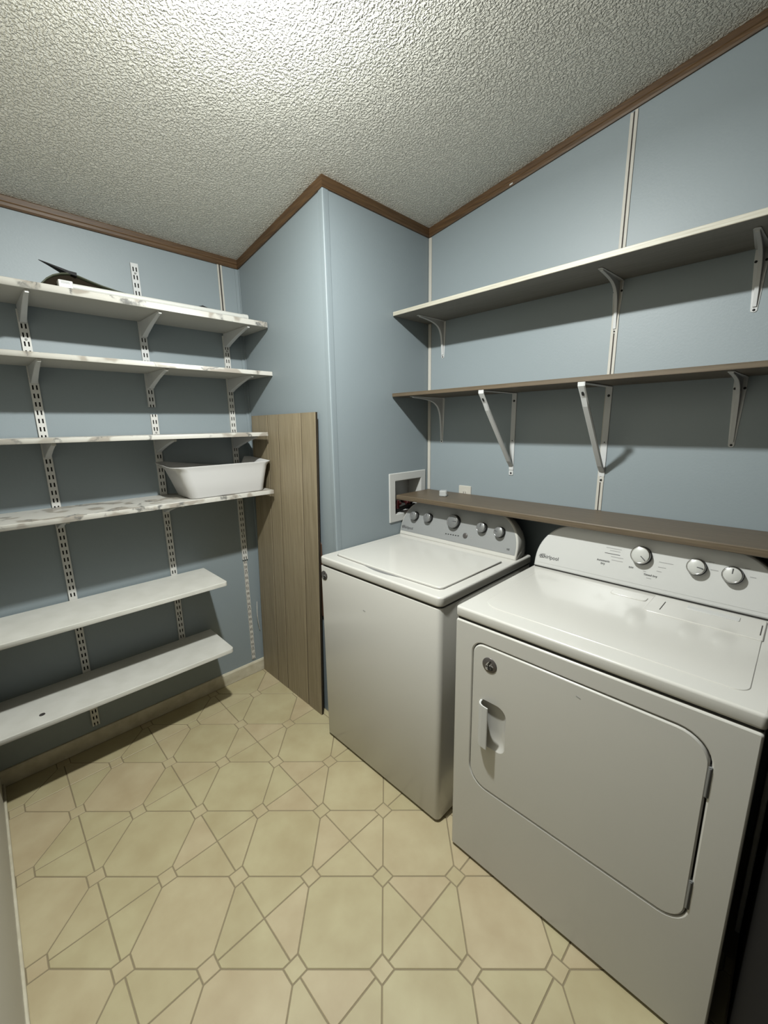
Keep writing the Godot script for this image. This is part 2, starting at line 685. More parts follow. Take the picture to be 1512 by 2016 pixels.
func sloped_strip(st: SurfaceTool, a: Vector2, b: Vector2, out: Vector2, thick: float, up0: float, up1: float, mitre_a := 0.0, mitre_b := 0.0) -> void:
	# a moulding under the ceiling from a to b in plan, up0..up1 relative to the ceiling, standing out by thick; rounded face
	var rings := []
	var along := (b - a).normalized()
	for p: Vector2 in [a, b]:
		var ring := PackedVector3Array()
		var mitre := -mitre_a if p == a else mitre_b
		for q: Array in [[0.0, up0], [thick * 0.7, up0], [thick, up0 + 0.006], [thick, up0 + 0.016], [thick * 0.8, up0 + 0.022], [thick * 0.8, up1 - 0.004], [thick * 0.6, up1], [0.0, up1]]:
			var w: Vector2 = p + out * float(q[0]) + along * float(q[0]) * mitre
			ring.append(Vector3(w.x, ceil_y(w.x, w.y) + float(q[1]), w.y))
		rings.append(ring)
	loft(st, rings)


func trims() -> void:
	var e := 0.01
	var data := [
		[Vector2(XL, ZC), Vector2(XL, ZO), Vector2(1, 0), "dark wood ceiling moulding above the six left shelves"],
		[Vector2(XL, ZC), Vector2(0, ZC), Vector2(0, 1), "dark wood ceiling moulding above the leaning plank panel"],
		[Vector2(0, ZC), Vector2(0, 0), Vector2(1, 0), "dark wood ceiling moulding over the side of the boxed-out corner"],
		[Vector2(0, 0), Vector2(XE, 0), Vector2(0, 1), "dark wood ceiling moulding above the shelves over the machines"],
		[Vector2(XE, 0), Vector2(XE, ZO), Vector2(-1, 0), "dark wood ceiling moulding on the wall beyond the dryer"],
		[Vector2(XL, ZO), Vector2(XE, ZO), Vector2(0, -1), "dark wood ceiling moulding opposite the machines"]]
	for k in data.size():
		var d: Array = data[k]
		var st := mb()
		sloped_strip(st, d[0], d[1], d[2], e, -0.043, 0.001, 1.0 if k == 2 else 0.0, 1.0 if k == 1 else 0.0)
		struct("trim_%d" % (k + 1), st, M.trim, d[3], "moulding")
	var chip := mb()
	prism(chip, rounded(-0.008, -0.003, 0.008, 0.003, [0.002, 0.003, 0.002, 0.003], 2), Transform3D(Basis(Vector3(0, 0, 1), 0.15), Vector3(0.452, ceil_y(0.452, 0) - 0.037, 0.0098)), 0.0008)
	obj("paint_chip", chip, M.white, get_node("trim_4"))
	# outside corner bead of the boxed-out corner
	var st := mb()
	var prof := PackedVector2Array([Vector2(-0.026, -0.001), Vector2(-0.026, 0.0025), Vector2(-0.006, 0.004)])
	for i in 7:
		var t := PI / 2 - PI / 2 * i / 6
		prof.append(Vector2(0.0 + 0.004 * cos(t), 0.0 + 0.004 * sin(t)))
	prof.append_array([Vector2(0.004, -0.006), Vector2(0.0025, -0.026), Vector2(-0.001, -0.026), Vector2(-0.001, -0.001)])
	var rings := []
	for y in [0.0, 1.0]:
		var ring := PackedVector3Array()
		for p in prof:
			ring.append(Vector3(p.x, y * (ceil_y(0, ZC) - 0.043), ZC + p.y))
		rings.append(ring)
	loft(st, rings, false, false)
	struct("trim_7", st, M.wall, "blue-grey rounded corner bead down the boxed-out corner", "moulding")
	# inside corner strip between the left wall and the box
	st = mb()
	box(st, Vector3(XL, 0.075, ZC), Vector3(XL + 0.004, ceil_y(XL, ZC) - 0.043, ZC + 0.02), 0.001)
	box(st, Vector3(XL, 0.075, ZC), Vector3(XL + 0.012, ceil_y(XL, ZC) - 0.043, ZC + 0.004), 0.001)
	struct("trim_8", st, M.wall, "blue-grey inside corner strip beside the left shelves", "moulding")
	# white strip in the corner behind the washer
	st = mb()
	box(st, Vector3(0.003, 1.136, 0), Vector3(0.021, ceil_y(0, 0) - 0.043, 0.005), 0.001)
	struct("trim_9", st, M.rawstrip, "white batten down the corner above the outlet plate", "batten")
	# panel joints: two bare edges with a dark gap
	st = mb()
	box(st, Vector3(0.8945, 1.136, 0), Vector3(0.9045, 2.53, 0.0035), 0.0008)
	box(st, Vector3(0.9085, 1.136, 0), Vector3(0.9185, 2.535, 0.0035), 0.0008)
	var j := struct("trim_10", st, M.rawstrip, "bare white panel joint running up behind the middle shelf brackets", "batten")
	st = mb()
	box(st, Vector3(0.9045, 1.136, 0), Vector3(0.9085, 2.532, 0.0008))
	obj("joint_gap", st, M.seam, j)
	st = mb()
	box(st, Vector3(XL, 1.96, 0.7625), Vector3(XL + 0.0035, 2.302, 0.771), 0.0008)
	box(st, Vector3(XL, 1.96, 0.7465), Vector3(XL + 0.0035, 2.302, 0.755), 0.0008)
	j = struct("trim_11", st, M.rawstrip, "bare white panel joint above the right end of the left shelves", "batten")
	st = mb()
	box(st, Vector3(XL, 1.96, 0.755), Vector3(XL + 0.0008, 2.302, 0.7625))
	obj("joint_gap", st, M.seam, j)
	# a batten in the dark gap beside the dryer
	st = mb()
	box(st, Vector3(XE - 0.012, 0.0, 0.335), Vector3(XE, 1.1, 0.405), 0.002)
	struct("trim_12", st, M.rail, "dim vertical batten in the dark gap beside the dryer", "batten")
	# baseboards
	st = mb()
	prism(st, PackedVector2Array([Vector2(0, 0), Vector2(0.011, 0), Vector2(0.011, 0.066), Vector2(0.007, 0.0745), Vector2(0, 0.0755)]), Transform3D(Basis.IDENTITY, Vector3(XL, 0, ZC)), ZO - ZC)
	struct("baseboard_left", st, M.base, "cream stained baseboard under the left shelves", "baseboard")
	st = mb()
	prism(st, PackedVector2Array([Vector2(XL, 0.0), Vector2(XE, 0.0), Vector2(XE, 0.016), Vector2(XL, 0.016)]), Transform3D(Basis.IDENTITY, Vector3(0, 0, ZO - 0.009)), 0.009, 0.002)
	struct("baseboard_back", st, M.base, "narrow cream shoe moulding along the wall opposite the machines", "baseboard")


# ------------------------------------------------------------------ machines
func footprint(x0: float, z0: float, x1: float, z1: float, r: float, n := 6) -> PackedVector2Array:
	return rounded(x0, -z1, x1, -z0, [r, r, maxf(r * 0.4, 0.009), maxf(r * 0.4, 0.009)], n)


func upright(y: float) -> Transform3D:
	return Transform3D(Basis(Vector3.RIGHT, Vector3.FORWARD, Vector3.UP), Vector3(0, y, 0))


func arch(x0: float, x1: float, h: float, rx: float, ry: float, n := 14) -> PackedVector2Array:
	var out := PackedVector2Array([Vector2(x0, 0), Vector2(x1, 0)])
	for i in n + 1:
		var t := PI / 2 * i / n
		out.append(Vector2(x1 - rx + rx * cos(t), h - ry + ry * sin(t)))
	for i in n + 1:
		var t := PI / 2 + PI / 2 * i / n
		out.append(Vector2(x0 + rx + rx * cos(t), h - ry + ry * sin(t)))
	return out


func console(t: Node3D, x0: float, x1: float, y0: float, z0: float, zb: float, top: float, m: Material) -> Transform3D:
	# leaning control console: arch-shaped front, drawn back to zb; returns the frame of its face
	var th := atan(0.3)
	var face := Transform3D(Basis(Vector3.RIGHT, Vector3(0, cos(th), -sin(th)), Vector3(0, sin(th), cos(th))), Vector3(0, y0, z0))
	var h := (top - y0) / cos(th)
	var front := arch(x0, x1, h, 0.15, 0.155)
	var rings := []
	for q: Array in [[0.006, 0.0], [0.0018, -0.0018], [0.0, -0.006]]:
		var ring := PackedVector3Array()
		for p in inset(front, q[0]):
			var w := face * Vector3(p.x, p.y, q[1])
			ring.append(Vector3(w.x, maxf(w.y, y0), w.z))
		rings.append(ring)
	for q: Array in [[0.35, 0.002, 0.0], [0.7, 0.006, 0.006], [0.92, 0.012, 0.014], [1.0, 0.024, 0.03]]:
		var ring := PackedVector3Array()
		var f: float = q[0]
		var ins := inset(front, q[1])
		for p in ins:
			var w := face * Vector3(p.x, p.y, -0.006)
			var yy := (w.y - y0) * (1.0 - float(q[2])) + y0
			ring.append(Vector3(w.x, maxf(yy, y0), lerpf(w.z, zb, f)))
		rings.append(ring)
	var st := mb()
	st.set_smooth_group(1)
	loft(st, rings, false, false)
	st.set_smooth_group(FLAT)
	cap(st, rings[0], face.basis.z)
	cap(st, rings[-1], Vector3(0, 0, -1))
	obj("console", st, m, t)
	return face


func on_face(face: Transform3D, x: float, y: float, lift := 0.0) -> Transform3D:
	# a spot given by world x and y on the leaning face
	var v := (y - face.origin.y) / face.basis.y.y
	return Transform3D(face.basis, face * Vector3(x, v, lift))


func knob(t: Node3D, xf: Transform3D, r: float, cap_mat: Material, turn: float, rim_mat: Material) -> void:
	var st := mb()
	lathe(st, [Vector2(0, 0), Vector2(r * 1.02, 0), Vector2(r * 1.02, 0), Vector2(r, 0.010), Vector2(r * 0.93, 0.013), Vector2(0, 0.013)], xf, 36)
	var k := obj("knob", st, M.dark, t)
	st = mb()
	lathe(st, [Vector2(r * 0.93, 0.012), Vector2(r * 0.97, 0.017), Vector2(r * 0.95, 0.022), Vector2(r * 0.86, 0.0245), Vector2(r * 0.80, 0.023)], xf, 36)
	obj("rim", st, rim_mat, k)
	st = mb()
	lathe(st, [Vector2(r * 0.82, 0.0235), Vector2(r * 0.6, 0.0255), Vector2(r * 0.3, 0.0265), Vector2(0, 0.0268)], xf, 36)
	obj("face", st, cap_mat, k)
	st = mb()
	prism(st, rounded(-0.0014, r * 0.12, 0.0014, r * 0.74, [0.001, 0.001, 0.001, 0.001], 3), xf * Transform3D(Basis(Vector3(0, 0, 1), turn), Vector3(0, 0, 0.0245)), 0.0028, 0.0005)
	obj("pointer", st, M.ink, k)


func words(called: String, text: String, size: float, xf: Transform3D, m: Material, parent: Node, bold := true, italic := false) -> void:
	var tm := TextMesh.new()
	var f := SystemFont.new()
	f.font_names = PackedStringArray(["Droid Sans"])
	f.font_weight = 700 if bold else 400
	f.font_italic = italic
	tm.font = f
	tm.text = text
	tm.font_size = 32
	tm.pixel_size = size / 32.0
	tm.depth = 0.0006
	var o := MeshInstance3D.new()
	o.mesh = tm
	o.material_override = m
	o.transform = xf
	o.name = called
	parent.add_child(o, true)


func brand(face: Transform3D, x: float, y: float, w: float, parent: Node) -> void:
	# the maker's word with an orbit ring swung round its first letter
	words("brand_lettering", "Whirlpool", w * 0.245, on_face(face, x + w * 0.53, y, 0.0012), M.ink, parent, false)
	var xf := on_face(face, x + w * 0.15, y + 0.002, 0.0008)
	var st := mb()
	ring_arc(st, xf * Transform3D(Basis(Vector3(0, 0, 1), 0.35), Vector3.ZERO), w * 0.20, w * 0.10, 0.35, PI * 1.75, 0.0006, 0.0012)
	obj("brand_ring", st, M.inkpale, parent)


func ring_arc(st: SurfaceTool, xf: Transform3D, rx: float, ry: float, a0: float, a1: float, w: float, h: float, taper := true) -> void:
	var n := 24
	var rings := []
	for i in n + 1:
		var f := float(i) / n
		var a := lerpf(a0, a1, f)
		var p := Vector3(rx * cos(a), ry * sin(a), 0)
		var d := Vector3(-rx * sin(a), ry * cos(a), 0).normalized()
		var s := Vector3(d.y, -d.x, 0) * w * (0.3 + 0.7 * sin(PI * f) if taper else 1.0)
		rings.append(PackedVector3Array([xf * (p - s), xf * (p + s), xf * (p + s + Vector3(0, 0, h)), xf * (p - s + Vector3(0, 0, h))]))
	loft(st, rings)


func badge(t: Node3D, at: Vector3, rx: float) -> void:
	var xf := Transform3D(Basis.IDENTITY, at)
	var st := mb()
	lathe(st, [Vector2(0, 0), Vector2(rx, 0), Vector2(rx, 0), Vector2(rx, 0.0012), Vector2(rx * 0.94, 0.002), Vector2(0, 0.0022)], xf, 32)
	var b := obj("badge", st, M.badge, t)
	st = mb()
	ring_arc(st, xf * Transform3D(Basis(Vector3(0, 0, 1), 1.1), Vector3(-rx * 0.1, -rx * 0.05, 0.002)), rx * 0.62, rx * 0.26, 0.3, PI * 1.8, rx * 0.10, 0.0008)
	ring_arc(st, xf * Transform3D(Basis(Vector3(0, 0, 1), 0.2), Vector3(rx * 0.05, -rx * 0.2, 0.002)), rx * 0.5, rx * 0.2, 0.0, PI * 1.5, rx * 0.07, 0.0008)
	obj("emblem", st, M.badgelight, b)
	st = mb()
	ring_arc(st, xf * Transform3D(Basis(Vector3(0, 0, 1), 1.35), Vector3(rx * 0.05, 0.0, 0.0022)), rx * 0.6, rx * 0.16, -0.4, PI * 1.3, rx * 0.08, 0.001)
	lathe(st, [Vector2(rx * 0.3, 0.002), Vector2(rx * 0.3, 0.003), Vector2(rx * 0.12, 0.003), Vector2(rx * 0.12, 0.002)], xf * Transform3D(Basis.IDENTITY, Vector3(rx * 0.2, -rx * 0.35, 0)), 16)
	obj("emblem_line", st, M.dark, b)


func washer() -> void:
	var x0 := 0.004
	var x1 := 0.690
	var zf := 0.7634
	var zb := 0.118
	var t := thing("washing_machine", "white top-loading washing machine with grey control panel beside the boxed-out corner", "washing machine")
	var st := mb()
	prism(st, rounded(x0 + 0.004, -zf + 0.003, x1 - 0.004, -zb, [0.007, 0.02, 0.009, 0.007], 6), upright(0.012), 0.868, 0.004, 2, true, true)
	obj("cabinet", st, M.enamel, t)
	st = mb()
	prism(st, footprint(x0 + 0.02, zb + 0.02, x1 - 0.02, zf - 0.02, 0.01), upright(0.0), 0.014)
	obj("plinth", st, M.gap, t)
	st = mb()
	prism(st, footprint(x0 + 0.007, zb + 0.004, x1 - 0.007, zf - 0.006, 0.02), upright(0.879), 0.009)
	obj("top_gap", st, M.gap, t)
	# top deck
	st = mb()
	prism(st, footprint(x0, zb, x1, zf, 0.022), upright(0.887), 0.036, 0.007, 3, true, true)
	obj("top_deck", st, M.enamel, t)
	# lid: gap frame, then the raised lid with a bowed lip
	var lid := PackedVector2Array()
	lid.append_array([Vector2(0.055, -0.30), Vector2(0.052, -0.69), Vector2(0.062, -0.703)])
	for i in 21:
		var f := i / 20.0
		var x := lerpf(0.075, 0.62, f)
		lid.append(Vector2(x, -0.706 - 0.006 * sin(PI * f)))
	lid.append_array([Vector2(0.637, -0.702), Vector2(0.645, -0.69), Vector2(0.648, -0.30)])
	st = mb()
	prism(st, inset(lid, -0.0022), upright(0.9222), 0.0012)
	obj("lid_gap", st, M.seam, t)
	st = mb()
	prism(st, lid, upright(0.9225), 0.0085, 0.0035, 3, false, true)
	var ld := obj("lid", st, M.enamel, t)
	# the finger recess in front of the lid
	st = mb()
	var lip := PackedVector2Array()
	for i in 15:
		var f := i / 14.0
		lip.append(Vector2(lerpf(0.235, 0.475, f), -0.7105))
	for i in range(14, -1, -1):
		var f := i / 14.0
		lip.append(Vector2(lerpf(0.237, 0.473, f), -0.7108 - 0.0165 * sin(PI * f)))
	prism(st, lip, upright(0.9222), 0.0014)
	obj("finger_recess", st, M.knobgrey, ld)
	# console
	var face := console(t, -0.0005 + 0.004, 0.678, 0.922, 0.239, 0.125, 1.112, M.enamel)
	st = mb()
	var h := (1.112 - 0.922) / face.basis.y.y
	var pl := arch(0.0, 0.678, h, 0.15, 0.155)
	pl = inset(pl, 0.0095)
	for i in pl.size():
		pl[i].y = maxf(pl[i].y, 0.021)
		pl[i].x += 0.0015
	prism(st, pl, face * Transform3D(Basis.IDENTITY, Vector3(0, 0, -0.0005)), 0.0015)
	var cp := obj("control_panel", st, M.silver, t)
	cp.set_meta("label", "silver-grey control panel")
	var f2 := Transform3D(face.basis, face * Vector3(0, 0, 0.001))
	knob(t, on_face(f2, 0.094, 1.026), 0.0235, M.knobgrey, 0.4, M.knobrim)
	knob(t, on_face(f2, 0.184, 1.029), 0.0235, M.knobgrey, 0.0, M.knobrim)
	knob(t, on_face(f2, 0.340, 1.034), 0.033, M.knobgrey, -1.5, M.knobrim)
	knob(t, on_face(f2, 0.496, 1.030), 0.0235, M.knobgrey, 0.0, M.knobrim)
	knob(t, on_face(f2, 0.586, 1.025), 0.0235, M.knobgrey, 1.3, M.knobrim)
	st = mb()
	lathe(st, [Vector2(0, 0), Vector2(0.0125, 0), Vector2(0.0125, 0), Vector2(0.0125, 0.002), Vector2(0.011, 0.003), Vector2(0, 0.0032)], on_face(f2, 0.412, 0.981), 24)
	obj("start_button", st, M.badge, t)
	for i in 6:
		st = mb()
		prism(st, rect(-0.0035, -0.0022, 0.0035, 0.0022), on_face(f2, lerpf(0.303, 0.374, i / 5.0), 0.9715 + 0.0005 * i), 0.0008)
		obj("indicator_lamp", st, M.dark, t)
	brand(f2, 0.016, 0.9615, 0.072, t)
	words("print", "HE", 0.011, on_face(f2, 0.636, 0.962, 0.0008), M.ink, t)
	# rows of fine print round the dials, too small to read
	for q: Array in [[0.085, 1.0, 0.02], [0.21, 1.0, 0.018], [0.265, 1.034, 0.03], [0.272, 1.016, 0.028], [0.29, 0.996, 0.014], [0.325, 0.988, 0.03], [0.375, 0.994, 0.024], [0.402, 1.010, 0.028], [0.418, 1.03, 0.045], [0.445, 0.985, 0.026], [0.448, 0.974, 0.022], [0.54, 1.024, 0.016], [0.53, 1.0, 0.02], [0.633, 1.024, 0.02], [0.28, 0.9715, 0.012]]:
		st = mb()
		prism(st, rect(-q[2] / 2, -0.0011, q[2] / 2, 0.0011), on_face(f2, q[0], q[1]), 0.0005)
		obj("fine_print", st, M.inkpale, t)
	badge(t, Vector3(0.0335, 0.8365, zf - 0.003), 0.0215)
	st = mb()
	prism(st, rounded(-0.007, -0.0012, 0.007, 0.0012, [0.001, 0.001, 0.001, 0.001], 2), Transform3D(Basis(Vector3(0, 0, 1), -0.2), Vector3(0.297, 0.751, zf - 0.0032)), 0.0008)
	obj("scuff", st, M.inkpale, t)


func shrunk(poly: PackedVector2Array, f: float) -> PackedVector2Array:
	var c := Vector2.ZERO
	for p in poly:
		c += p / poly.size()
	var out := PackedVector2Array()
	for p in poly:
		out.append(c + (p - c) * f)
	return out


func rings_of(st: SurfaceTool, rows: Array, z: float, group: int, last: bool) -> void:
	# nested outlines facing +z, each row [outline, inset, height]; the last one may be closed
	st.set_smooth_group(group)
	var rs := []
	for q: Array in rows:
		var ring := PackedVector3Array()
		for p in inset(q[0], q[1]):
			ring.append(Vector3(p.x, p.y, z + float(q[2])))
		rs.append(ring)
	for k in rs.size() - 1:
		var a: PackedVector3Array = rs[k]
		var b: PackedVector3Array = rs[k + 1]
		var ca := centre(a)
		for i in a.size():
			var j := (i + 1) % a.size()
			var m := (a[i] + b[i]) / 2 - ca
			var side := Vector3(m.x, m.y, 0).normalized() * (b[i].z - a[i].z) * 40.0
			quad(st, a[i], a[j], b[j], b[i], Vector3(0, 0, 1) + side)
	if last:
		cap(st, rs[-1], Vector3(0, 0, 1))
	st.set_smooth_group(FLAT)


func dryer() -> void:
	var x0 := 0.7625
	var x1 := 1.503
	var zf := 0.7816
	var zb := 0.13
	var t := thing("clothes_dryer", "white clothes dryer with a wide hinged front door and white console", "dryer")
	var st := mb()
	prism(st, footprint(x0 + 0.003, zb, x1 - 0.003, zf - 0.02, 0.006), upright(0.012), 0.878, 0.002)
	obj("cabinet", st, M.enamel, t)
	st = mb()
	prism(st, footprint(x0 + 0.015, zb + 0.02, x1 - 0.015, zf - 0.02, 0.006), upright(0.0), 0.014)
	obj("plinth", st, M.gap, t)
	# front: a frame round the door opening
	var door := rounded(0.834, 0.328, 1.427, 0.8315, [0.062, 0.052, 0.066, 0.036], 8)
	var outer := rounded(x0 + 0.003, 0.010, x1 - 0.003, 0.888, [0.008, 0.008, 0.008, 0.008], 8)
	var hole := inset(door, -0.0035)
	st = mb()
	var fr := []
	for q: Array in [[outer, 0.0, -0.02], [outer, 0.0, -0.005], [outer, 0.0015, -0.0015], [outer, 0.005, 0.0], [hole, -0.004, 0.0], [hole, -0.0012, -0.0012], [hole, 0.0, -0.004], [hole, 0.0, -0.016]]:
		var ring := PackedVector3Array()
		for p in inset(q[0], q[1]):
			ring.append(Vector3(p.x, p.y, zf + float(q[2])))
		fr.append(ring)
	st.set_smooth_group(1)
	for k in fr.size() - 1:
		var a: PackedVector3Array = fr[k]
		var b: PackedVector3Array = fr[k + 1]
		if k == 3:
			st.set_smooth_group(FLAT)
		if k == 4:
			st.set_smooth_group(3)
		for i in a.size():
			var jn := (i + 1) % a.size()
			var m := (a[i] + b[i]) / 2
			var inw := (Vector3(1.13, 0.58, m.z) - m).normalized()
			quad(st, a[i], a[jn], b[jn], b[i], Vector3(0, 0, 1) + (inw if k >= 4 else -inw) * (3.0 if k == 0 or k == 6 else 0.8))
	obj("front_panel", st, M.enamel, t)
	st = mb()
	prism(st, inset(hole, -0.004), Transform3D(Basis.IDENTITY, Vector3(0, 0, zf - 0.021)), 0.006)
	obj("door_gap", st, M.gap, t)
	st = mb()
	# the door face runs round a scooped finger recess
	var scoop := rounded(0.870, 0.490, 0.955, 0.650, [0.014, 0.026, 0.034, 0.008], 8)
	rings_of(st, [[door, 0.0, -0.014], [door, 0.0, -0.002], [door, 0.0012, 0.0002], [door, 0.004, 0.0015]], zf, 5, false)
	rings_of(st, [[door, 0.004, 0.0015], [scoop, 0.0, 0.0015]], zf, FLAT, false)
	rings_of(st, [[scoop, 0.0, 0.0015], [scoop, 0.0015, 0.0006], [shrunk(scoop, 0.90), 0.0, -0.004], [shrunk(scoop, 0.78), 0.0, -0.009], [shrunk(scoop, 0.58), 0.0, -0.0125], [shrunk(scoop, 0.3), 0.0, -0.0135]], zf, 6, true)
	var dr := obj("door", st, M.enamel, t)
	st = mb()
	var grip := []
	for q: Array in [[0.866, 0.0], [0.868, 0.012], [0.874, 0.021], [0.886, 0.026], [0.904, 0.028], [0.907, 0.027], [0.907, 0.0245], [0.888, 0.0225], [0.879, 0.018], [0.874, 0.010], [0.873, 0.0]]:
		grip.append(Vector2(q[0], q[1]))
	prism(st, PackedVector2Array(grip), Transform3D(Basis(Vector3.RIGHT, Vector3(0, 0, 1), Vector3(0, -1, 0)), Vector3(0, 0.647, zf + 0.0012)), 0.146, 0.0012, 2)
	obj("handle", st, M.plastic, dr)
	# hinges in the gap on the right
	for q: Array in [[0.689, 0.768], [0.380, 0.463]]:
		st = mb()
		box(st, Vector3(1.4225, q[0], zf - 0.012), Vector3(1.4335, q[1], zf + 0.001), 0.0015)
		tube(st, PackedVector3Array([Vector3(1.4285, q[0] + 0.004, zf), Vector3(1.4285, q[1] - 0.004, zf)]), 0.0035, 8)
		obj("hinge", st, M.knobgrey, t)
	badge(dr, Vector3(0.8925, 0.775, zf + 0.0014), 0.0245)
	st = mb()
	prism(st, rounded(-0.006, -0.001, 0.006, 0.001, [0.0008, 0.0008, 0.0008, 0.0008], 2), Transform3D(Basis(Vector3(0, 0, 1), -0.3), Vector3(1.152, 0.797, zf + 0.0014)), 0.0006)
	obj("scuff", st, M.inkpale, dr)
	# top
	st = mb()
	prism(st, footprint(x0 + 0.006, zb + 0.004, x1 - 0.006, zf - 0.006, 0.006), upright(0.886), 0.009)
	obj("top_gap", st, M.gap, t)
	st = mb()
	prism(st, footprint(x0, zb, x1, zf, 0.012), upright(0.8945), 0.0345, 0.007, 3, true, true)
	var top := obj("top_panel", st, M.enamel, t)
	st = mb()
	var plate := rounded(0.812, -0.718, 1.466, -0.29, [0.06, 0.03, 0.02, 0.06], 8)
	prism(st, plate, upright(0.9285), 0.0022, 0.0018, 2, false, true)
	obj("embossed_panel", st, M.enamel, top)
	# lint screen cover: a slightly raised lid with a white grip and end slots
	st = mb()
	prism(st, rounded(1.195, -0.423, 1.468, -0.277, [0.012, 0.006, 0.006, 0.006], 5), upright(0.9295), 0.0042, 0.0022, 2, false, true)
	var ls := obj("lint_screen_lid", st, M.enamel, t)
	st = mb()
	prism(st, rounded(1.288, -0.332, 1.412, -0.300, [0.004, 0.004, 0.004, 0.004], 4), upright(0.9335), 0.0022, 0.001, 2, false, true)
	obj("lint_screen_grip", st, M.white, ls)
	for x: float in [1.232, 1.460]:
		st = mb()
		box(st, Vector3(x - 0.0012, 0.9333, 0.318), Vector3(x + 0.0012, 0.9342, 0.392))
		obj("slot", st, M.seam, ls)
	st = mb()
	prism(st, rounded(1.080, -0.352, 1.185, -0.318, [0.01, 0.012, 0.004, 0.004], 5), upright(0.9300), 0.0032, 0.0016, 2, false, true)
	obj("raised_step", st, M.enamel, top)
	# console
	st = mb()
	box(st, Vector3(x0 + 0.010, 0.928, 0.15), Vector3(x1 - 0.012, 0.9345, 0.259))
	obj("console_gap", st, M.gap, t)
	var face := console(t, 0.768, 1.498, 0.9335, 0.262, 0.14, 1.112, M.plastic)
	st = mb()
	var h := (1.112 - 0.9335) / face.basis.y.y
	var pl := inset(arch(0.768, 1.498, h, 0.15, 0.155), 0.007)
	for i in pl.size():
		pl[i].y = maxf(pl[i].y, 0.0165)
	prism(st, pl, face * Transform3D(Basis.IDENTITY, Vector3(0, 0, -0.0005)), 0.0012)
	obj("control_panel", st, M.plastic, t)
	var f2 := Transform3D(face.basis, face * Vector3(0, 0, 0.0008))
	knob(t, on_face(f2, 1.1325, 1.044), 0.031, M.knobwhite, -2.3, M.chrome)
	knob(t, on_face(f2, 1.286, 1.040), 0.0262, M.knobwhite, -1.7, M.chrome)
	knob(t, on_face(f2, 1.3745, 1.036), 0.0262, M.knobwhite, 0.0, M.chrome)
	brand(f2, 0.788, 0.974, 0.070, t)
	words("print", "Automatic", 0.0085, on_face(f2, 1.018, 1.003, 0.0006), M.ink, t)
	words("print", "Dry", 0.0085, on_face(f2, 1.018, 0.993, 0.0006), M.ink, t)
	words("print", "OFF", 0.008, on_face(f2, 1.108, 0.999, 0.0006), M.ink, t)
	words("print", "Timed Dry", 0.008, on_face(f2, 1.168, 0.986, 0.0006), M.ink, t)
	for q: Array in [[1.045, 1.050, 0.05, 0], [1.05, 1.042, 0.034, 0], [1.043, 1.031, 0.05, 1], [1.06, 1.022, 0.04, 0], [1.062, 1.011, 0.036, 0], [1.15, 0.995, 0.008, 0], [1.19, 1.004, 0.014, 0], [1.196, 1.018, 0.022, 0], [1.205, 1.034, 0.04, 0], [1.32, 1.062, 0.014, 0], [1.33, 1.040, 0.02, 0], [1.405, 1.062, 0.012, 0], [1.42, 1.04, 0.014, 0], [1.165, 0.976, 0.014, 0]]:
		st = mb()
		prism(st, rect(-q[2] / 2, -0.001, q[2] / 2, 0.001), on_face(f2, q[0], q[1]), 0.0005)
		obj("fine_print", st, M.ink if q[3] else M.inkpale, t)


# ------------------------------------------------------------------ leaning panel
func wood_panel() -> void:
	var t := thing("plank_panel", "taupe wood-grain panel of four planks leaning in the corner beside the washer", "panel")
	var bl := Vector3(-0.735, 0.0, 0.7046)
	var br := Vector3(-0.129, 0.0, 0.7046)
	var tl := Vector3(-0.668, 1.551, 0.690)
	var tr := Vector3(-0.077, 1.554, 0.690)
	var cuts := [0.0, 0.285, 0.462, 0.805, 1.0]
	var back := Vector3(0, 0, -0.012)
	for k in 4:
		var st := mb()
		var g := 0.0062
		var f0: float = cuts[k] + (g if k > 0 else 0.0)
		var f1: float = cuts[k + 1] - (g if k < 3 else 0.0)
		var a := bl.lerp(br, f0)
		var b := bl.lerp(br, f1)
		var c := tl.lerp(tr, f1)
		var d := tl.lerp(tr, f0)
		var e := 0.0010
		var ex := Vector3(e, 0, 0)
		var bz := Vector3(0, 0, -e)
		var rings := [PackedVector3Array([a + ex, b - ex, c - ex, d + ex]), PackedVector3Array([a + bz, b + bz, c + bz, d + bz]), PackedVector3Array([a + back, b + back, c + back, d + back])]
		loft(st, rings)
		obj("plank", st, M.planks[k % 3], t)
	var st := mb()
	var b2 := Vector3(0, 0, -0.0022)
	var b3 := Vector3(0, 0, -0.0125)
	loft(st, [PackedVector3Array([bl + b2, br + b2, tr + b2, tl + b2]), PackedVector3Array([bl + b3, br + b3, tr + b3, tl + b3])])
	obj("backing", st, M.plankside, t)


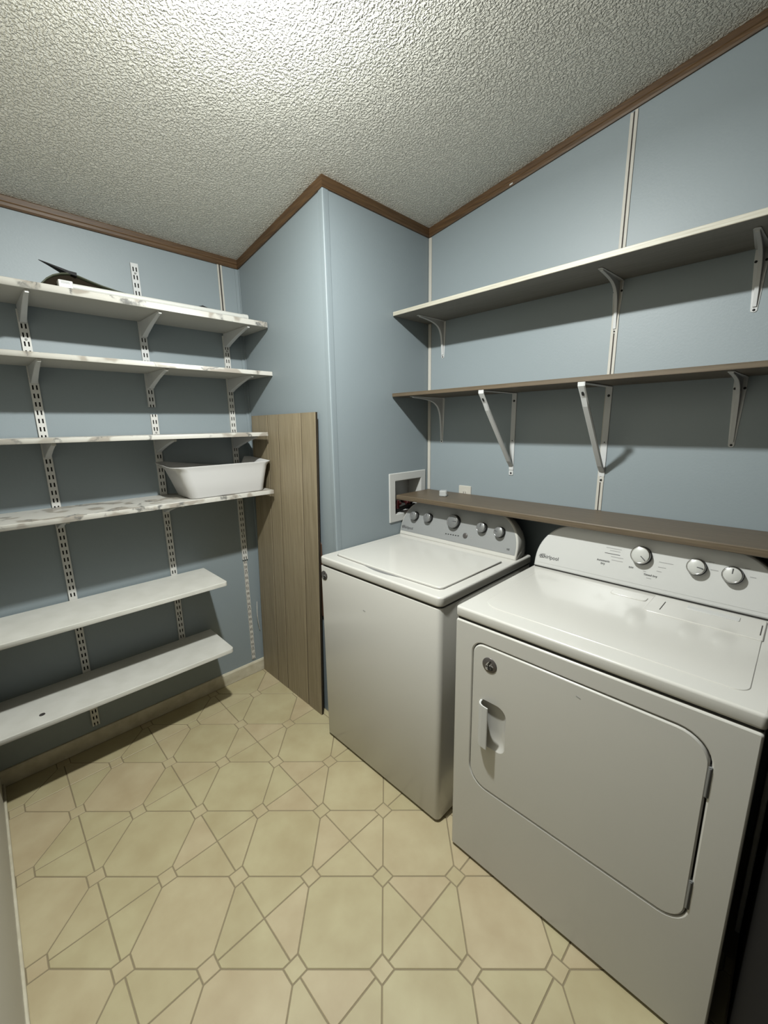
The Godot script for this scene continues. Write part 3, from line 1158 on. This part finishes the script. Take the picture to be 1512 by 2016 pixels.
# ------------------------------------------------------------------ left wall
func standard(zc: float, y0: float, y1: float, phase: float, m: Material, label: String, w := 0.015, deep := 0.011, flanged := true) -> void:
	var t := thing("shelf_standard", label, "shelf rail", Vector3(XL, y0, zc), "slotted rails on the left wall")
	var st := mb()
	var k := w / 0.015
	var zs := [-w, -0.0088 * k, -0.0036 * k, 0.0036 * k, 0.0088 * k, w]
	var pitch := 0.033
	var sh := 0.018
	var H := y1 - y0
	var X := Vector3.RIGHT
	var y := -phase
	while y < H:
		var a := clampf(y, 0, H)
		var b := clampf(y + sh, 0, H)
		var c := clampf(y + pitch, 0, H)
		if b - a > 0.004:
			for i in [0, 2, 4]:
				quad(st, Vector3(deep, a, zs[i]), Vector3(deep, a, zs[i + 1]), Vector3(deep, b, zs[i + 1]), Vector3(deep, b, zs[i]), X)
			for i in [1, 3]:
				var d := deep - 0.0025
				quad(st, Vector3(deep, a, zs[i]), Vector3(deep, b, zs[i]), Vector3(d, b, zs[i]), Vector3(d, a, zs[i]), Vector3(0, 0, 1))
				quad(st, Vector3(deep, a, zs[i + 1]), Vector3(deep, b, zs[i + 1]), Vector3(d, b, zs[i + 1]), Vector3(d, a, zs[i + 1]), Vector3(0, 0, -1))
				quad(st, Vector3(deep, a, zs[i]), Vector3(deep, a, zs[i + 1]), Vector3(d, a, zs[i + 1]), Vector3(d, a, zs[i]), Vector3(0, 1, 0))
				quad(st, Vector3(deep, b, zs[i]), Vector3(deep, b, zs[i + 1]), Vector3(d, b, zs[i + 1]), Vector3(d, b, zs[i]), Vector3(0, -1, 0))
		else:
			b = a
		if c > b:
			quad(st, Vector3(deep, b, -w), Vector3(deep, b, w), Vector3(deep, c, w), Vector3(deep, c, -w), X)
		y += pitch
	# flanges back to the wall
	for s: float in [-1.0, 1.0]:
		quad(st, Vector3(deep, 0, s * w), Vector3(deep, H, s * w), Vector3(0, H, s * w), Vector3(0, 0, s * w), Vector3(0, 0, s))
		quad(st, Vector3(deep - 0.0015, 0, s * (w - 0.0015)), Vector3(deep - 0.0015, H, s * (w - 0.0015)), Vector3(0, H, s * (w - 0.0015)), Vector3(0, 0, s * (w - 0.0015)), Vector3(0, 0, -s))
	for yy: float in [0.0, H]:
		quad(st, Vector3(deep, yy, -w), Vector3(deep, yy, w), Vector3(deep - 0.0015, yy, w), Vector3(deep - 0.0015, yy, -w), Vector3(0, 1 if yy > 0 else -1, 0))
	obj("slotted_channel", st, m, t)
	st = mb()
	quad(st, Vector3(0.0006, 0, -w + 0.001), Vector3(0.0006, H, -w + 0.001), Vector3(0.0006, H, w - 0.001), Vector3(0.0006, 0, w - 0.001), X)
	obj("channel_back", st, M.gap, t)
	for f: float in [0.12, 0.55, 0.93]:
		if H < 0.4 and f != 0.93:
			continue
		st = mb()
		lathe(st, [Vector2(0, 0), Vector2(0.0048, 0), Vector2(0.0048, 0), Vector2(0.004, 0.002), Vector2(0, 0.0024)], facing(Vector3(deep, (floorf(H * f / pitch) - 0.22) * pitch + 0.033 - phase, 0), X), 12)
		obj("screw", st, M.inkpale, t)


func shelf_bracket(zc: float, yu: float, length: float, label: String) -> void:
	# tapered twin-slot bracket under a shelf: deep at the wall, thin at the front
	var t := thing("shelf_bracket", label, "bracket", Vector3(XL, yu, zc), "white brackets under the left shelves")
	var rings := []
	for q: Array in [[0.0112, 0.066, 0.0115], [0.03, 0.066, 0.0112], [0.05, 0.058, 0.0105], [0.14, 0.033, 0.009], [0.22, 0.015, 0.0078], [length, 0.008, 0.007]]:
		var x: float = q[0]
		var d: float = q[1]
		var w: float = q[2]
		var c := 0.0015
		rings.append(PackedVector3Array([Vector3(x, -d, -w + c), Vector3(x, -d, w - c), Vector3(x, -d + c, w), Vector3(x, -0.0005, w), Vector3(x, -0.0005, -w), Vector3(x, -d + c, -w)]))
	var st := mb()
	loft(st, rings)
	obj("arm", st, M.bracket, t)
	st = mb()
	box(st, Vector3(length - 0.002, -0.011, -0.006), Vector3(length + 0.004, -0.0005, 0.006), 0.001)
	obj("lip", st, M.white, t)


func board(called: String, label: String, group: String, yb: float, th: float, x0: float, x1: float, z0: float, z1: float, m_top: Material, m_under: Material, corner := 0.0) -> Node3D:
	var t := thing(called, label, "shelf", Vector3.ZERO, group)
	var poly := PackedVector2Array([Vector2(x0, -z0), Vector2(x1 - corner, -z0)])
	if corner > 0.0:
		for i in range(1, 6):
			var a := PI / 2 - PI / 2 * i / 6
			poly.append(Vector2(x1 - corner + corner * cos(a), -z0 - corner + corner * sin(a)))
		poly.append(Vector2(x1, -z0 - corner))
	else:
		poly.append(Vector2(x1, -z0 - 0.0001))
	poly.append_array([Vector2(x1, -z1), Vector2(x0, -z1)])
	var st := mb()
	prism(st, poly, upright(yb + 0.0008), th - 0.0008, 0.002, 2, false, true)
	obj("board", st, m_top, t)
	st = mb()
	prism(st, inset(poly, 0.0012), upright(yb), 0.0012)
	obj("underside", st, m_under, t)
	return t


func left_shelves() -> void:
	standard(1.580, 0.103, 1.955, 0.0, M.rail, "long slotted white rail on the left wall, nearest the opposite wall")
	standard(1.1565, 1.593, 2.215, 0.006, M.bracket, "short slotted white rail reaching above the top left shelf")
	standard(1.1535, 0.36, 1.5595, 0.0, M.rail, "slotted white rail rising behind the white plastic tub's left end")
	standard(0.7625, 0.737, 1.96, 0.0, M.rail, "slotted white rail nearest the leaning plank panel, above its narrower lower piece")
	standard(0.7625, 0.094, 0.726, 0.01, M.dirty, "narrow paint-speckled slotted rail just above the cream baseboard", 0.0105, 0.006)
	var g := "shelves on the left wall"
	var gap := 0.012
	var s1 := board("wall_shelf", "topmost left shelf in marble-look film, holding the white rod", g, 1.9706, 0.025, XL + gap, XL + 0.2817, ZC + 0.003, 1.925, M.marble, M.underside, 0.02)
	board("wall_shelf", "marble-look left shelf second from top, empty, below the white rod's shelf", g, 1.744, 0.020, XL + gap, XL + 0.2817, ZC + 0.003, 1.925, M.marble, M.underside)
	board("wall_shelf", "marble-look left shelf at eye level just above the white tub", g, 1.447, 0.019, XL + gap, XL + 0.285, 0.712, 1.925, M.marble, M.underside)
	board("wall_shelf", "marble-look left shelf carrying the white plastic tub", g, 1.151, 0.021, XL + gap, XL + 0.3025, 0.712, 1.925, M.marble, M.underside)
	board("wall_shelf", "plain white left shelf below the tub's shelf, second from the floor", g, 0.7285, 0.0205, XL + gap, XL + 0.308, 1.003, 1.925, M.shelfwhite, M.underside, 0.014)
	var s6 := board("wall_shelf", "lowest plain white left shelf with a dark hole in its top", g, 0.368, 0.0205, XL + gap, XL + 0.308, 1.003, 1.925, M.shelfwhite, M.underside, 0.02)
	var st := mb()
	lathe(st, [Vector2(0, 0), Vector2(0.010, 0), Vector2(0.010, 0), Vector2(0.0095, 0.0012), Vector2(0.006, 0.0012), Vector2(0.006, 0.0004), Vector2(0, 0.0004)], Transform3D(Basis(Vector3.RIGHT, Vector3.FORWARD, Vector3.UP), Vector3(-0.512, 0.3885, 1.765)), 18)
	obj("screw_hole", st, M.seam, s6)
	var _s := s1
	var where := ["at the far left", "mid-shelf", "nearest the boxed-out corner"]
	var names := ["topmost left shelf", "second left shelf from the top", "left shelf just above the tub", "tub's shelf", "plain white shelf below the tub", "lowest left shelf"]
	var under := [1.9706, 1.744, 1.447, 1.151, 0.7285, 0.368]
	for i in 6:
		for k in 3:
			if i == 5 and k != 0 or i >= 3 and k == 2:
				continue
			var z: float = [1.580, 1.1545, 0.7625][k]
			shelf_bracket(z, under[i], 0.262, "white bracket under the %s, %s" % [names[i], where[k]])


# ------------------------------------------------------------------ right wall
func screw(parent: Node, xf: Transform3D, r := 0.004) -> void:
	var st := mb()
	lathe(st, [Vector2(0, 0), Vector2(r, 0), Vector2(r, 0), Vector2(r * 0.8, 0.0018), Vector2(0, 0.0024)], xf, 12)
	obj("screw", st, M.dark, parent)


func stamped_bracket(x: float, yu: float, leg: float, arm: float, label: String, screws := true) -> void:
	var t := thing("shelf_bracket", label, "bracket", Vector3(x, yu, 0), "white brackets over the machines")
	var Z := Vector3(0, 0, 1)
	# leg on the wall and arm under the shelf: tapering plates with rounded ends
	var lp := PackedVector2Array([Vector2(-0.0175, -0.002), Vector2(-0.0175, -0.03), Vector2(-0.0085, -leg + 0.006)])
	for i in 7:
		var a := PI + PI * i / 6
		lp.append(Vector2(0.0085 * cos(a), -leg + 0.006 + 0.006 * sin(a)))
	lp.append_array([Vector2(0.0085, -leg + 0.006), Vector2(0.0175, -0.03), Vector2(0.0175, -0.002)])
	var st := mb()
	prism(st, lp, Transform3D(Basis.IDENTITY, Vector3(0, 0, 0.0002)), 0.002, 0.0006)
	obj("wall_leg", st, M.bracket, t)
	var ap := PackedVector2Array()
	for p in lp:
		ap.append(Vector2(p.x, -p.y * arm / leg))
	st = mb()
	prism(st, ap, Transform3D(Basis(Vector3.RIGHT, Z, Vector3(0, -1, 0)), Vector3(0, -0.0005, 0)), 0.002, 0.0006)
	obj("shelf_arm", st, M.bracket, t)
	# pressed rib with a concave sweep between them
	var poly := PackedVector2Array([Vector2(0.001, -0.001), Vector2(0.001, -leg + 0.016)])
	var pa := Vector2(0.0065, -leg + 0.016)
	var pd := Vector2(arm - 0.018, -0.0065)
	for i in 15:
		poly.append(pa.bezier_interpolate(Vector2(0.017, -0.024), Vector2(0.024, -0.017), pd, i / 14.0))
	poly.append(Vector2(arm - 0.018, -0.001))
	st = mb()
	# local x -> world z, local y -> world y, extrusion along -x
	prism(st, poly, Transform3D(Basis(Z, Vector3.UP, Vector3(-1, 0, 0)), Vector3(0.0055, 0, 0)), 0.011, 0.001)
	obj("rib", st, M.bracket, t)
	if screws:
		screw(t, facing(Vector3(-0.0125, -0.036, 0.0022), Z))
		screw(t, facing(Vector3(0.0125, -0.036, 0.0022), Z))
	screw(t, facing(Vector3(0, -leg + 0.007, 0.0022), Z), 0.0038)


func strap_bracket(x: float, yu: float, depth: float, label: String) -> void:
	var t := thing("shelf_bracket", label, "bracket", Vector3(x, yu, 0), "white brackets over the machines")
	var Z := Vector3(0, 0, 1)
	var w := 0.0115
	var st := mb()
	prism(st, rounded(-w, -0.352, w, -0.002, [0.002, 0.002, 0.002, 0.002], 3), Transform3D(Basis.IDENTITY, Vector3(0, 0, 0.0003)), 0.0035, 0.001)
	prism(st, rounded(-w * 0.95, -0.376, w * 0.95, -0.3535, [0.004, 0.004, 0.002, 0.002], 3), Transform3D(Basis.IDENTITY, Vector3(0, 0, 0.0003)), 0.0028, 0.001)
	obj("wall_strap", st, M.bracket, t)
	st = mb()
	box(st, Vector3(-w, -0.0045, 0.002), Vector3(w, -0.0005, depth - 0.012), 0.0012)
	obj("shelf_strap", st, M.bracket, t)
	# diagonal channel with flattened ends
	var rings := []
	var a := Vector3(0, -0.332, 0.005)
	var b := Vector3(0, -0.012, depth)
	var d := (b - a).normalized()
	var nrm := Vector3.RIGHT.cross(d).normalized()
	if nrm.z < 0:
		nrm = -nrm
	for q: Array in [[0.0, w * 0.85, 0.002], [0.03, w, 0.003], [0.09, w, 0.008], [0.80, w, 0.009], [0.88, w, 0.004], [1.0, w * 1.08, 0.0035]]:
		var c := a.lerp(b, q[0])
		var hw: float = q[1]
		var th: float = q[2]
		rings.append(PackedVector3Array([c + Vector3(-hw, 0, 0), c + Vector3(hw, 0, 0), c + Vector3(hw, 0, 0) + nrm * th * 0.5, c + Vector3(hw * 0.7, 0, 0) + nrm * th, c + Vector3(-hw * 0.7, 0, 0) + nrm * th, c + Vector3(-hw, 0, 0) + nrm * th * 0.5]))
	# short turned-up tab against the shelf's edge
	var tipc := Vector3(0, -0.0005, depth + 0.001)
	rings.append(PackedVector3Array([tipc + Vector3(-w * 1.08, 0, -0.001), tipc + Vector3(w * 1.08, 0, -0.001), tipc + Vector3(w * 1.08, 0, 0.001), tipc + Vector3(w * 0.8, 0, 0.003), tipc + Vector3(-w * 0.8, 0, 0.003), tipc + Vector3(-w * 1.08, 0, 0.001)]))
	st = mb()
	loft(st, rings)
	obj("diagonal_brace", st, M.bracket, t)
	var c := a.lerp(b, 0.925) + nrm * 0.0042
	st = mb()
	prism(st, rounded(-0.0042, -0.0085, 0.0042, 0.0085, [0.004, 0.004, 0.004, 0.004], 4), facing(c, nrm, d), 0.0008)
	obj("slot", st, M.dark, t)
	screw(t, facing(Vector3(0, -0.036, 0.0038), Z), 0.0052)
	screw(t, facing(Vector3(0, -0.215, 0.0038), Z), 0.0022)
	screw(t, facing(Vector3(0, -0.366, 0.0031), Z), 0.005)


func right_shelves() -> void:
	var g := "long shelves over the machines"
	var t := thing("wall_shelf", "topmost long shelf over the machines, with a pale wood front edge", "shelf", Vector3.ZERO, g)
	var st := mb()
	box(st, Vector3(0.004, 2.0001, 0.0055), Vector3(XE - 0.004, 2.0176, 0.2664), 0.0008)
	obj("board", st, M.greywood, t)
	st = mb()
	box(st, Vector3(0.004, 2.0, 0.2662), Vector3(XE - 0.004, 2.018, 0.2704), 0.0012)
	obj("edge_strip", st, M.palewood, t)
	t = thing("wall_shelf", "middle long shelf over the machines, dark brown on heavy diagonal brackets", "shelf", Vector3.ZERO, g)
	st = mb()
	box(st, Vector3(0.004, 1.6269, 0.0055), Vector3(XE - 0.004, 1.6439, 0.2817), 0.0012)
	obj("board", st, M.brownwood, t)
	t = thing("wall_shelf", "lowest long brown shelf resting above the machines' consoles", "shelf", Vector3.ZERO, g)
	st = mb()
	box(st, Vector3(0.010, 1.1125, 0.006), Vector3(XE - 0.004, 1.1365, 0.268), 0.003)
	obj("board", st, M.brownwood, t)
	stamped_bracket(0.097, 2.0, 0.177, 0.20, "white pressed-metal bracket under the pale-edged shelf, beside the corner batten", false)
	stamped_bracket(0.9065, 2.0, 0.182, 0.20, "white pressed-metal bracket over the panel joint under the pale-edged shelf")
	stamped_bracket(1.304, 2.0, 0.182, 0.20, "white pressed-metal bracket under the pale-edged shelf, farthest from the corner")
	stamped_bracket(0.0965, 1.6269, 0.232, 0.25, "white pressed-metal bracket under the brown shelf, beside the corner batten", false)
	stamped_bracket(1.300, 1.6269, 0.224, 0.25, "white pressed-metal bracket under the brown shelf, farthest from the corner")
	strap_bracket(0.5095, 1.6269, 0.278, "heavy white diagonal bracket under the brown shelf, between washer and panel joint")
	strap_bracket(0.9085, 1.6269, 0.283, "heavy white diagonal bracket screwed over the panel joint, under the brown shelf")


# ------------------------------------------------------------------ outlet box and small things
func outlet_box() -> void:
	var t := thing("washer_outlet_box", "white recessed washer outlet box with dark red valves in the wall beside the washer", "outlet box")
	var st := mb()
	var outer := rounded(0.025, 0.991, 0.309, 1.248, [0.003, 0.003, 0.003, 0.003], 2)
	var inner := rounded(0.064, 1.031, 0.266, 1.206, [0.002, 0.002, 0.002, 0.002], 2)
	var rings := []
	for q: Array in [[outer, 0.0, 0.0], [outer, 0.0, 0.004], [outer, 0.003, 0.006], [inner, -0.003, 0.006], [inner, 0.0, 0.004], [inner, 0.0, -0.085]]:
		var ring := PackedVector3Array()
		for p in inset(q[0], q[1]):
			ring.append(Vector3(q[2], p.y, p.x))
		rings.append(ring)
	for k in rings.size() - 1:
		var a: PackedVector3Array = rings[k]
		var b: PackedVector3Array = rings[k + 1]
		for i in a.size():
			var jn := (i + 1) % a.size()
			var m := (a[i] + b[i]) / 2
			var inw := (Vector3(m.x, 1.12, 0.165) - m).normalized()
			quad(st, a[i], a[jn], b[jn], b[i], Vector3(1, 0, 0) + (inw if k > 2 else -inw) * (3.0 if k in [0, 4] else 0.7))
	obj("frame", st, M.white, t)
	st = mb()
	box(st, Vector3(-0.09, 1.02, 0.055), Vector3(-0.084, 1.215, 0.275))
	obj("box_back", st, M.white, t)
	for q: Array in [[0.225, 1.075], [0.12, 1.075]]:
		st = mb()
		tube(st, PackedVector3Array([Vector3(-0.083, q[1], q[0]), Vector3(-0.03, q[1], q[0])]), 0.013, 14)
		tube(st, PackedVector3Array([Vector3(-0.045, q[1] + 0.014, q[0]), Vector3(-0.045, q[1] - 0.036, q[0])]), 0.012, 14)
		var v := obj("valve", st, M.redvalve, t)
		st = mb()
		box(st, Vector3(-0.033, q[1] - 0.007, q[0] - 0.034), Vector3(-0.018, q[1] + 0.011, q[0] + 0.03), 0.005)
		box(st, Vector3(-0.03, q[1] - 0.024, q[0] - 0.012), Vector3(-0.014, q[1] + 0.024, q[0] + 0.012), 0.004)
		obj("valve_handle", st, M.redvalve, v)
		st = mb()
		var cv := Curve3D.new()
		var zq: float = q[0]
		for p: Vector3 in [Vector3(-0.045, q[1] - 0.034, zq), Vector3(-0.026, 1.048, zq - 0.03), Vector3(-0.005, 1.058, lerpf(zq, 0.1, 0.6)), Vector3(0.022, 1.035, 0.088 - (0.03 if zq < 0.2 else 0.0)), Vector3(0.03, 0.97, 0.07 - (0.035 if zq < 0.2 else 0.0)), Vector3(0.03, 0.8, 0.065 - (0.035 if zq < 0.2 else 0.0))]:
			cv.add_point(p, Vector3.ZERO, Vector3.ZERO)
		for k in range(1, 5):
			var tg := (cv.get_point_position(k + 1) - cv.get_point_position(k - 1)) / 6.0
			cv.set_point_in(k, -tg)
			cv.set_point_out(k, tg)
		var pts := PackedVector3Array()
		for i in 25:
			pts.append(cv.sample_baked(cv.get_baked_length() * i / 24.0, true))
		tube(st, pts, 0.011, 12)
		obj("hose", st, M.hose, v)
	# wall outlet plate, mostly hidden by the lowest long shelf
	var p := thing("outlet_plate", "white wall outlet plate peeking out above the lowest long shelf", "outlet plate")
	st = mb()
	prism(st, rounded(0.217, 1.062, 0.291, 1.177, [0.004, 0.004, 0.004, 0.004], 3), Transform3D(Basis.IDENTITY, Vector3.ZERO), 0.006, 0.0025, 2, false)
	obj("plate", st, M.rawstrip, p)
	st = mb()
	prism(st, rounded(0.237, 1.126, 0.271, 1.155, [0.012, 0.012, 0.012, 0.012], 4), Transform3D(Basis.IDENTITY, Vector3(0, 0, 0.0055)), 0.002, 0.0006)
	obj("socket", st, M.rawstrip, p)
	st = mb()
	for x: float in [0.248, 0.26]:
		box(st, Vector3(x - 0.0012, 1.134, 0.0074), Vector3(x + 0.0012, 1.146, 0.0079))
	obj("socket_slot", st, M.seam, p)


func small_things() -> void:
	var st := mb()
	# clear cube-like knob on the lowest long shelf
	prism(st, rounded(-0.019, -0.019, 0.019, 0.019, [0.008, 0.008, 0.008, 0.008], 4), Transform3D(Basis(Vector3.UP, 0.5) * Basis(Vector3.RIGHT, Vector3.FORWARD, Vector3.UP), Vector3(0.219, 1.1367, 0.140)), 0.030, 0.006, 2)
	var c := obj("clear_knob", st, M.clear)
	tag(c, "small clear plastic block standing on the lowest long shelf", "plastic block")
	plastic_tub()
	# rod with end caps on the topmost left shelf
	var t := thing("white_rod", "long white plastic rod with end caps lying on the topmost left shelf", "rod")
	var xr := XL + 0.238
	var yr := 1.9956
	st = mb()
	tube(st, PackedVector3Array([Vector3(xr, yr + 0.0135, 1.452), Vector3(xr, yr + 0.0135, 0.765)]), 0.0135, 16)
	obj("tube", st, M.rod, t)
	st = mb()
	prism(st, rounded(-0.0155, 0.0, 0.0155, 0.031, [0.006, 0.006, 0.004, 0.004], 4), Transform3D(Basis.IDENTITY, Vector3(xr, yr, 1.440)), 0.044, 0.003, 2)
	var ec := obj("end_cap", st, M.rod, t)
	st = mb()
	box(st, Vector3(xr + 0.0150, yr + 0.018, 1.449), Vector3(xr + 0.0159, yr + 0.027, 1.477))
	obj("cap_slot", st, M.inkpale, ec)
	st = mb()
	tube(st, PackedVector3Array([Vector3(xr, yr + 0.0142, 0.778), Vector3(xr, yr + 0.0142, 0.752)]), 0.0142, 16)
	obj("end_cap", st, M.rod, t)
	# curled dark green sheet behind the rod
	t = thing("curled_sheet", "dark olive green sheet curled up behind the white rod's left end", "sheet")
	st = mb()
	var prof := [Vector2(1.545, 1.9965), Vector2(1.528, 2.012), Vector2(1.51, 2.032), Vector2(1.49, 2.047), Vector2(1.465, 2.058), Vector2(1.44, 2.063), Vector2(1.415, 2.060), Vector2(1.38, 2.050), Vector2(1.34, 2.040), Vector2(1.29, 2.031), Vector2(1.24, 2.025), Vector2(1.19, 2.020)]
	var rings := []
	for k in prof.size():
		var p: Vector2 = prof[k]
		var q: Vector2 = prof[mini(k + 1, prof.size() - 1)] - prof[maxi(k - 1, 0)]
		var n := Vector2(q.y, -q.x).normalized() * 0.0022
		if n.y < 0:
			n = -n
		rings.append(PackedVector3Array([Vector3(XL + 0.07, p.y - n.y, p.x - n.x), Vector3(XL + 0.215, p.y - n.y, p.x - n.x), Vector3(XL + 0.215, p.y + n.y, p.x + n.x), Vector3(XL + 0.07, p.y + n.y, p.x + n.x)]))
	st.set_smooth_group(1)
	loft(st, rings)
	obj("sheet", st, M.green, t)
	# its underside folds back inside the curl
	st = mb()
	var fold := PackedVector2Array([Vector2(1.538, 1.9958)])
	for p: Vector2 in prof.slice(1, 9):
		fold.append(Vector2(p.x, p.y - 0.0045))
	fold.append(Vector2(1.33, 1.9958))
	prism(st, fold, Transform3D(Basis(Vector3(0, 0, 1), Vector3.UP, Vector3(-1, 0, 0)), Vector3(XL + 0.205, 0, 0)), 0.12)
	obj("inner_fold", st, M.fold, t)
	st = mb()
	var tip := [[1.418, 2.062, 0.0, 0.012], [1.44, 2.0665, 0.0, 0.010], [1.47, 2.078, 0.0, 0.006], [1.50, 2.089, 0.0, 0.003], [1.522, 2.096, 0.0, 0.0012]]
	rings = []
	for q: Array in tip:
		var w: float = 0.03 * (1.522 - q[0]) / 0.104 + 0.002
		rings.append(PackedVector3Array([Vector3(XL + 0.19 - w, q[1] - q[3] * 0.5, q[0]), Vector3(XL + 0.19 + w, q[1] - q[3] * 0.5, q[0]), Vector3(XL + 0.19 + w, q[1] + q[3] * 0.5, q[0]), Vector3(XL + 0.19 - w, q[1] + q[3] * 0.5, q[0])]))
	loft(st, rings)
	obj("pointed_strap", st, M.black, t)
	# black cloth further along
	st = mb()
	rings = []
	for q: Array in [[1.02, 0.004], [0.985, 0.030], [0.955, 0.044], [0.925, 0.052], [0.895, 0.046], [0.865, 0.030], [0.84, 0.005]]:
		var hgt: float = q[1]
		var ring := PackedVector3Array()
		for i in 9:
			var a := PI * i / 8
			ring.append(Vector3(XL + 0.15 + 0.055 * cos(a), 1.9956 + hgt * pow(sin(a), 0.7) * (1.0 + 0.12 * sin(i * 2.3 + hgt * 90)), q[0]))
		rings.append(ring)
	st.set_smooth_group(1)
	loft(st, rings)
	var bc := obj("black_cloth", st, M.black)
	tag(bc, "small black cloth bundle behind the white rod's right end", "cloth")
	# brown strip behind the planks, just above the washer's corner
	st = mb()
	prism(st, PackedVector2Array([Vector2(-0.19, 0.55), Vector2(-0.112, 0.55), Vector2(-0.116, 0.93), Vector2(-0.13, 0.944), Vector2(-0.19, 0.95)]), Transform3D(Basis.IDENTITY, Vector3(0, 0, ZC + 0.0005)), 0.008, 0.002)
	var bs := obj("brown_board", st, M.brown)
	tag(bs, "sliver of brown board between the plank panel and the washer's corner", "board")
	# thin wire curling out beside the planks
	st = mb()
	var pts := PackedVector3Array()
	for i in 14:
		var f := i / 13.0
		pts.append(Vector3(XL + 0.007 + 0.012 * sin(PI * f) , lerpf(0.455, 0.27, f), 0.712 + 0.012 * sin(PI * f) - 0.004 * f))
	tube(st, pts, 0.0022, 8)
	var wr := obj("wire", st, M.dirty)
	tag(wr, "thin pale wire curling out at the plank panel's left edge", "wire")


func plastic_tub() -> void:
	var t := thing("plastic_tub", "white plastic tub with a flared rim standing on a marble-look shelf", "tub")
	var n := 56
	var yb := 1.1722
	var base := super_ring(XL + 0.085, XL + 0.288, 0.752, 1.118, 0.035, n)
	var rim := super_ring(XL + 0.018, XL + 0.296, 0.700, 1.186, 0.05, n)
	var hs := PackedFloat32Array()
	for p in rim:
		# ends stand a little higher than the front; the back is cut away between its corners
		var back := clampf((XL + 0.20 - p.x) / 0.15, 0.0, 1.0)
		var cutaway := smoothstep(0.722, 0.752, p.y) * (1.0 - smoothstep(1.005, 1.05, p.y))
		hs.append(1.322 + 0.013 * back - 0.055 * cutaway * smoothstep(0.5, 0.9, back))
	var outer := []
	var inner := []
	for q: Array in [[0.0, 0.0, -0.012], [0.006, 0.0, -0.002], [0.04, 0.03, 0.0], [0.5, 0.36, 0.0], [0.80, 0.60, 0.0], [0.875, 0.70, 0.0], [0.93, 0.86, 0.0], [0.972, 1.02, 0.0], [0.99, 1.05, 0.0], [1.0, 1.04, 0.0]]:
		outer.append(tub_ring(base, rim, hs, yb, q[0], q[1], q[2]))
	for q: Array in [[0.995, 1.01, 0.0], [0.95, 0.84, -0.002], [0.875, 0.68, -0.003], [0.5, 0.36, -0.003], [0.04, 0.03, -0.003], [0.02, 0.0, -0.012]]:
		inner.append(tub_ring(base, rim, hs, yb, q[0], q[1], q[2]))
	var st := mb()
	st.set_smooth_group(1)
	loft(st, outer, true, false)
	for k in inner.size() - 1:
		var a: PackedVector3Array = inner[k]
		var b: PackedVector3Array = inner[k + 1]
		for i in n:
			var j := (i + 1) % n
			var m := (a[i] + b[i]) / 2
			quad(st, a[i], a[j], b[j], b[i], Vector3(XL + 0.17, m.y + 0.03, 0.94) - m)
	var o: PackedVector3Array = outer[-1]
	var i0: PackedVector3Array = inner[0]
	for i in n:
		var j := (i + 1) % n
		quad(st, o[i], o[j], i0[j], i0[i], Vector3.UP)
	cap(st, inner[-1], Vector3.UP)
	obj("basin", st, M.tub, t)


func super_ring(x0: float, x1: float, z0: float, z1: float, r: float, n: int) -> PackedVector2Array:
	# evenly many points round a rounded rectangle (x, z)
	var per := n / 4 - 1
	return rounded(x0, z0, x1, z1, [r, r, r, r], per)


func tub_ring(base: PackedVector2Array, rim: PackedVector2Array, hs: PackedFloat32Array, yb: float, fy: float, fr: float, off: float) -> PackedVector3Array:
	var out := PackedVector3Array()
	var c := Vector2(XL + 0.17, 0.94)
	for i in base.size():
		var p := base[i].lerp(rim[i], fr)
		p += (p - c).normalized() * off
		out.append(Vector3(p.x, lerpf(yb, hs[i], fy), p.y))
	return out
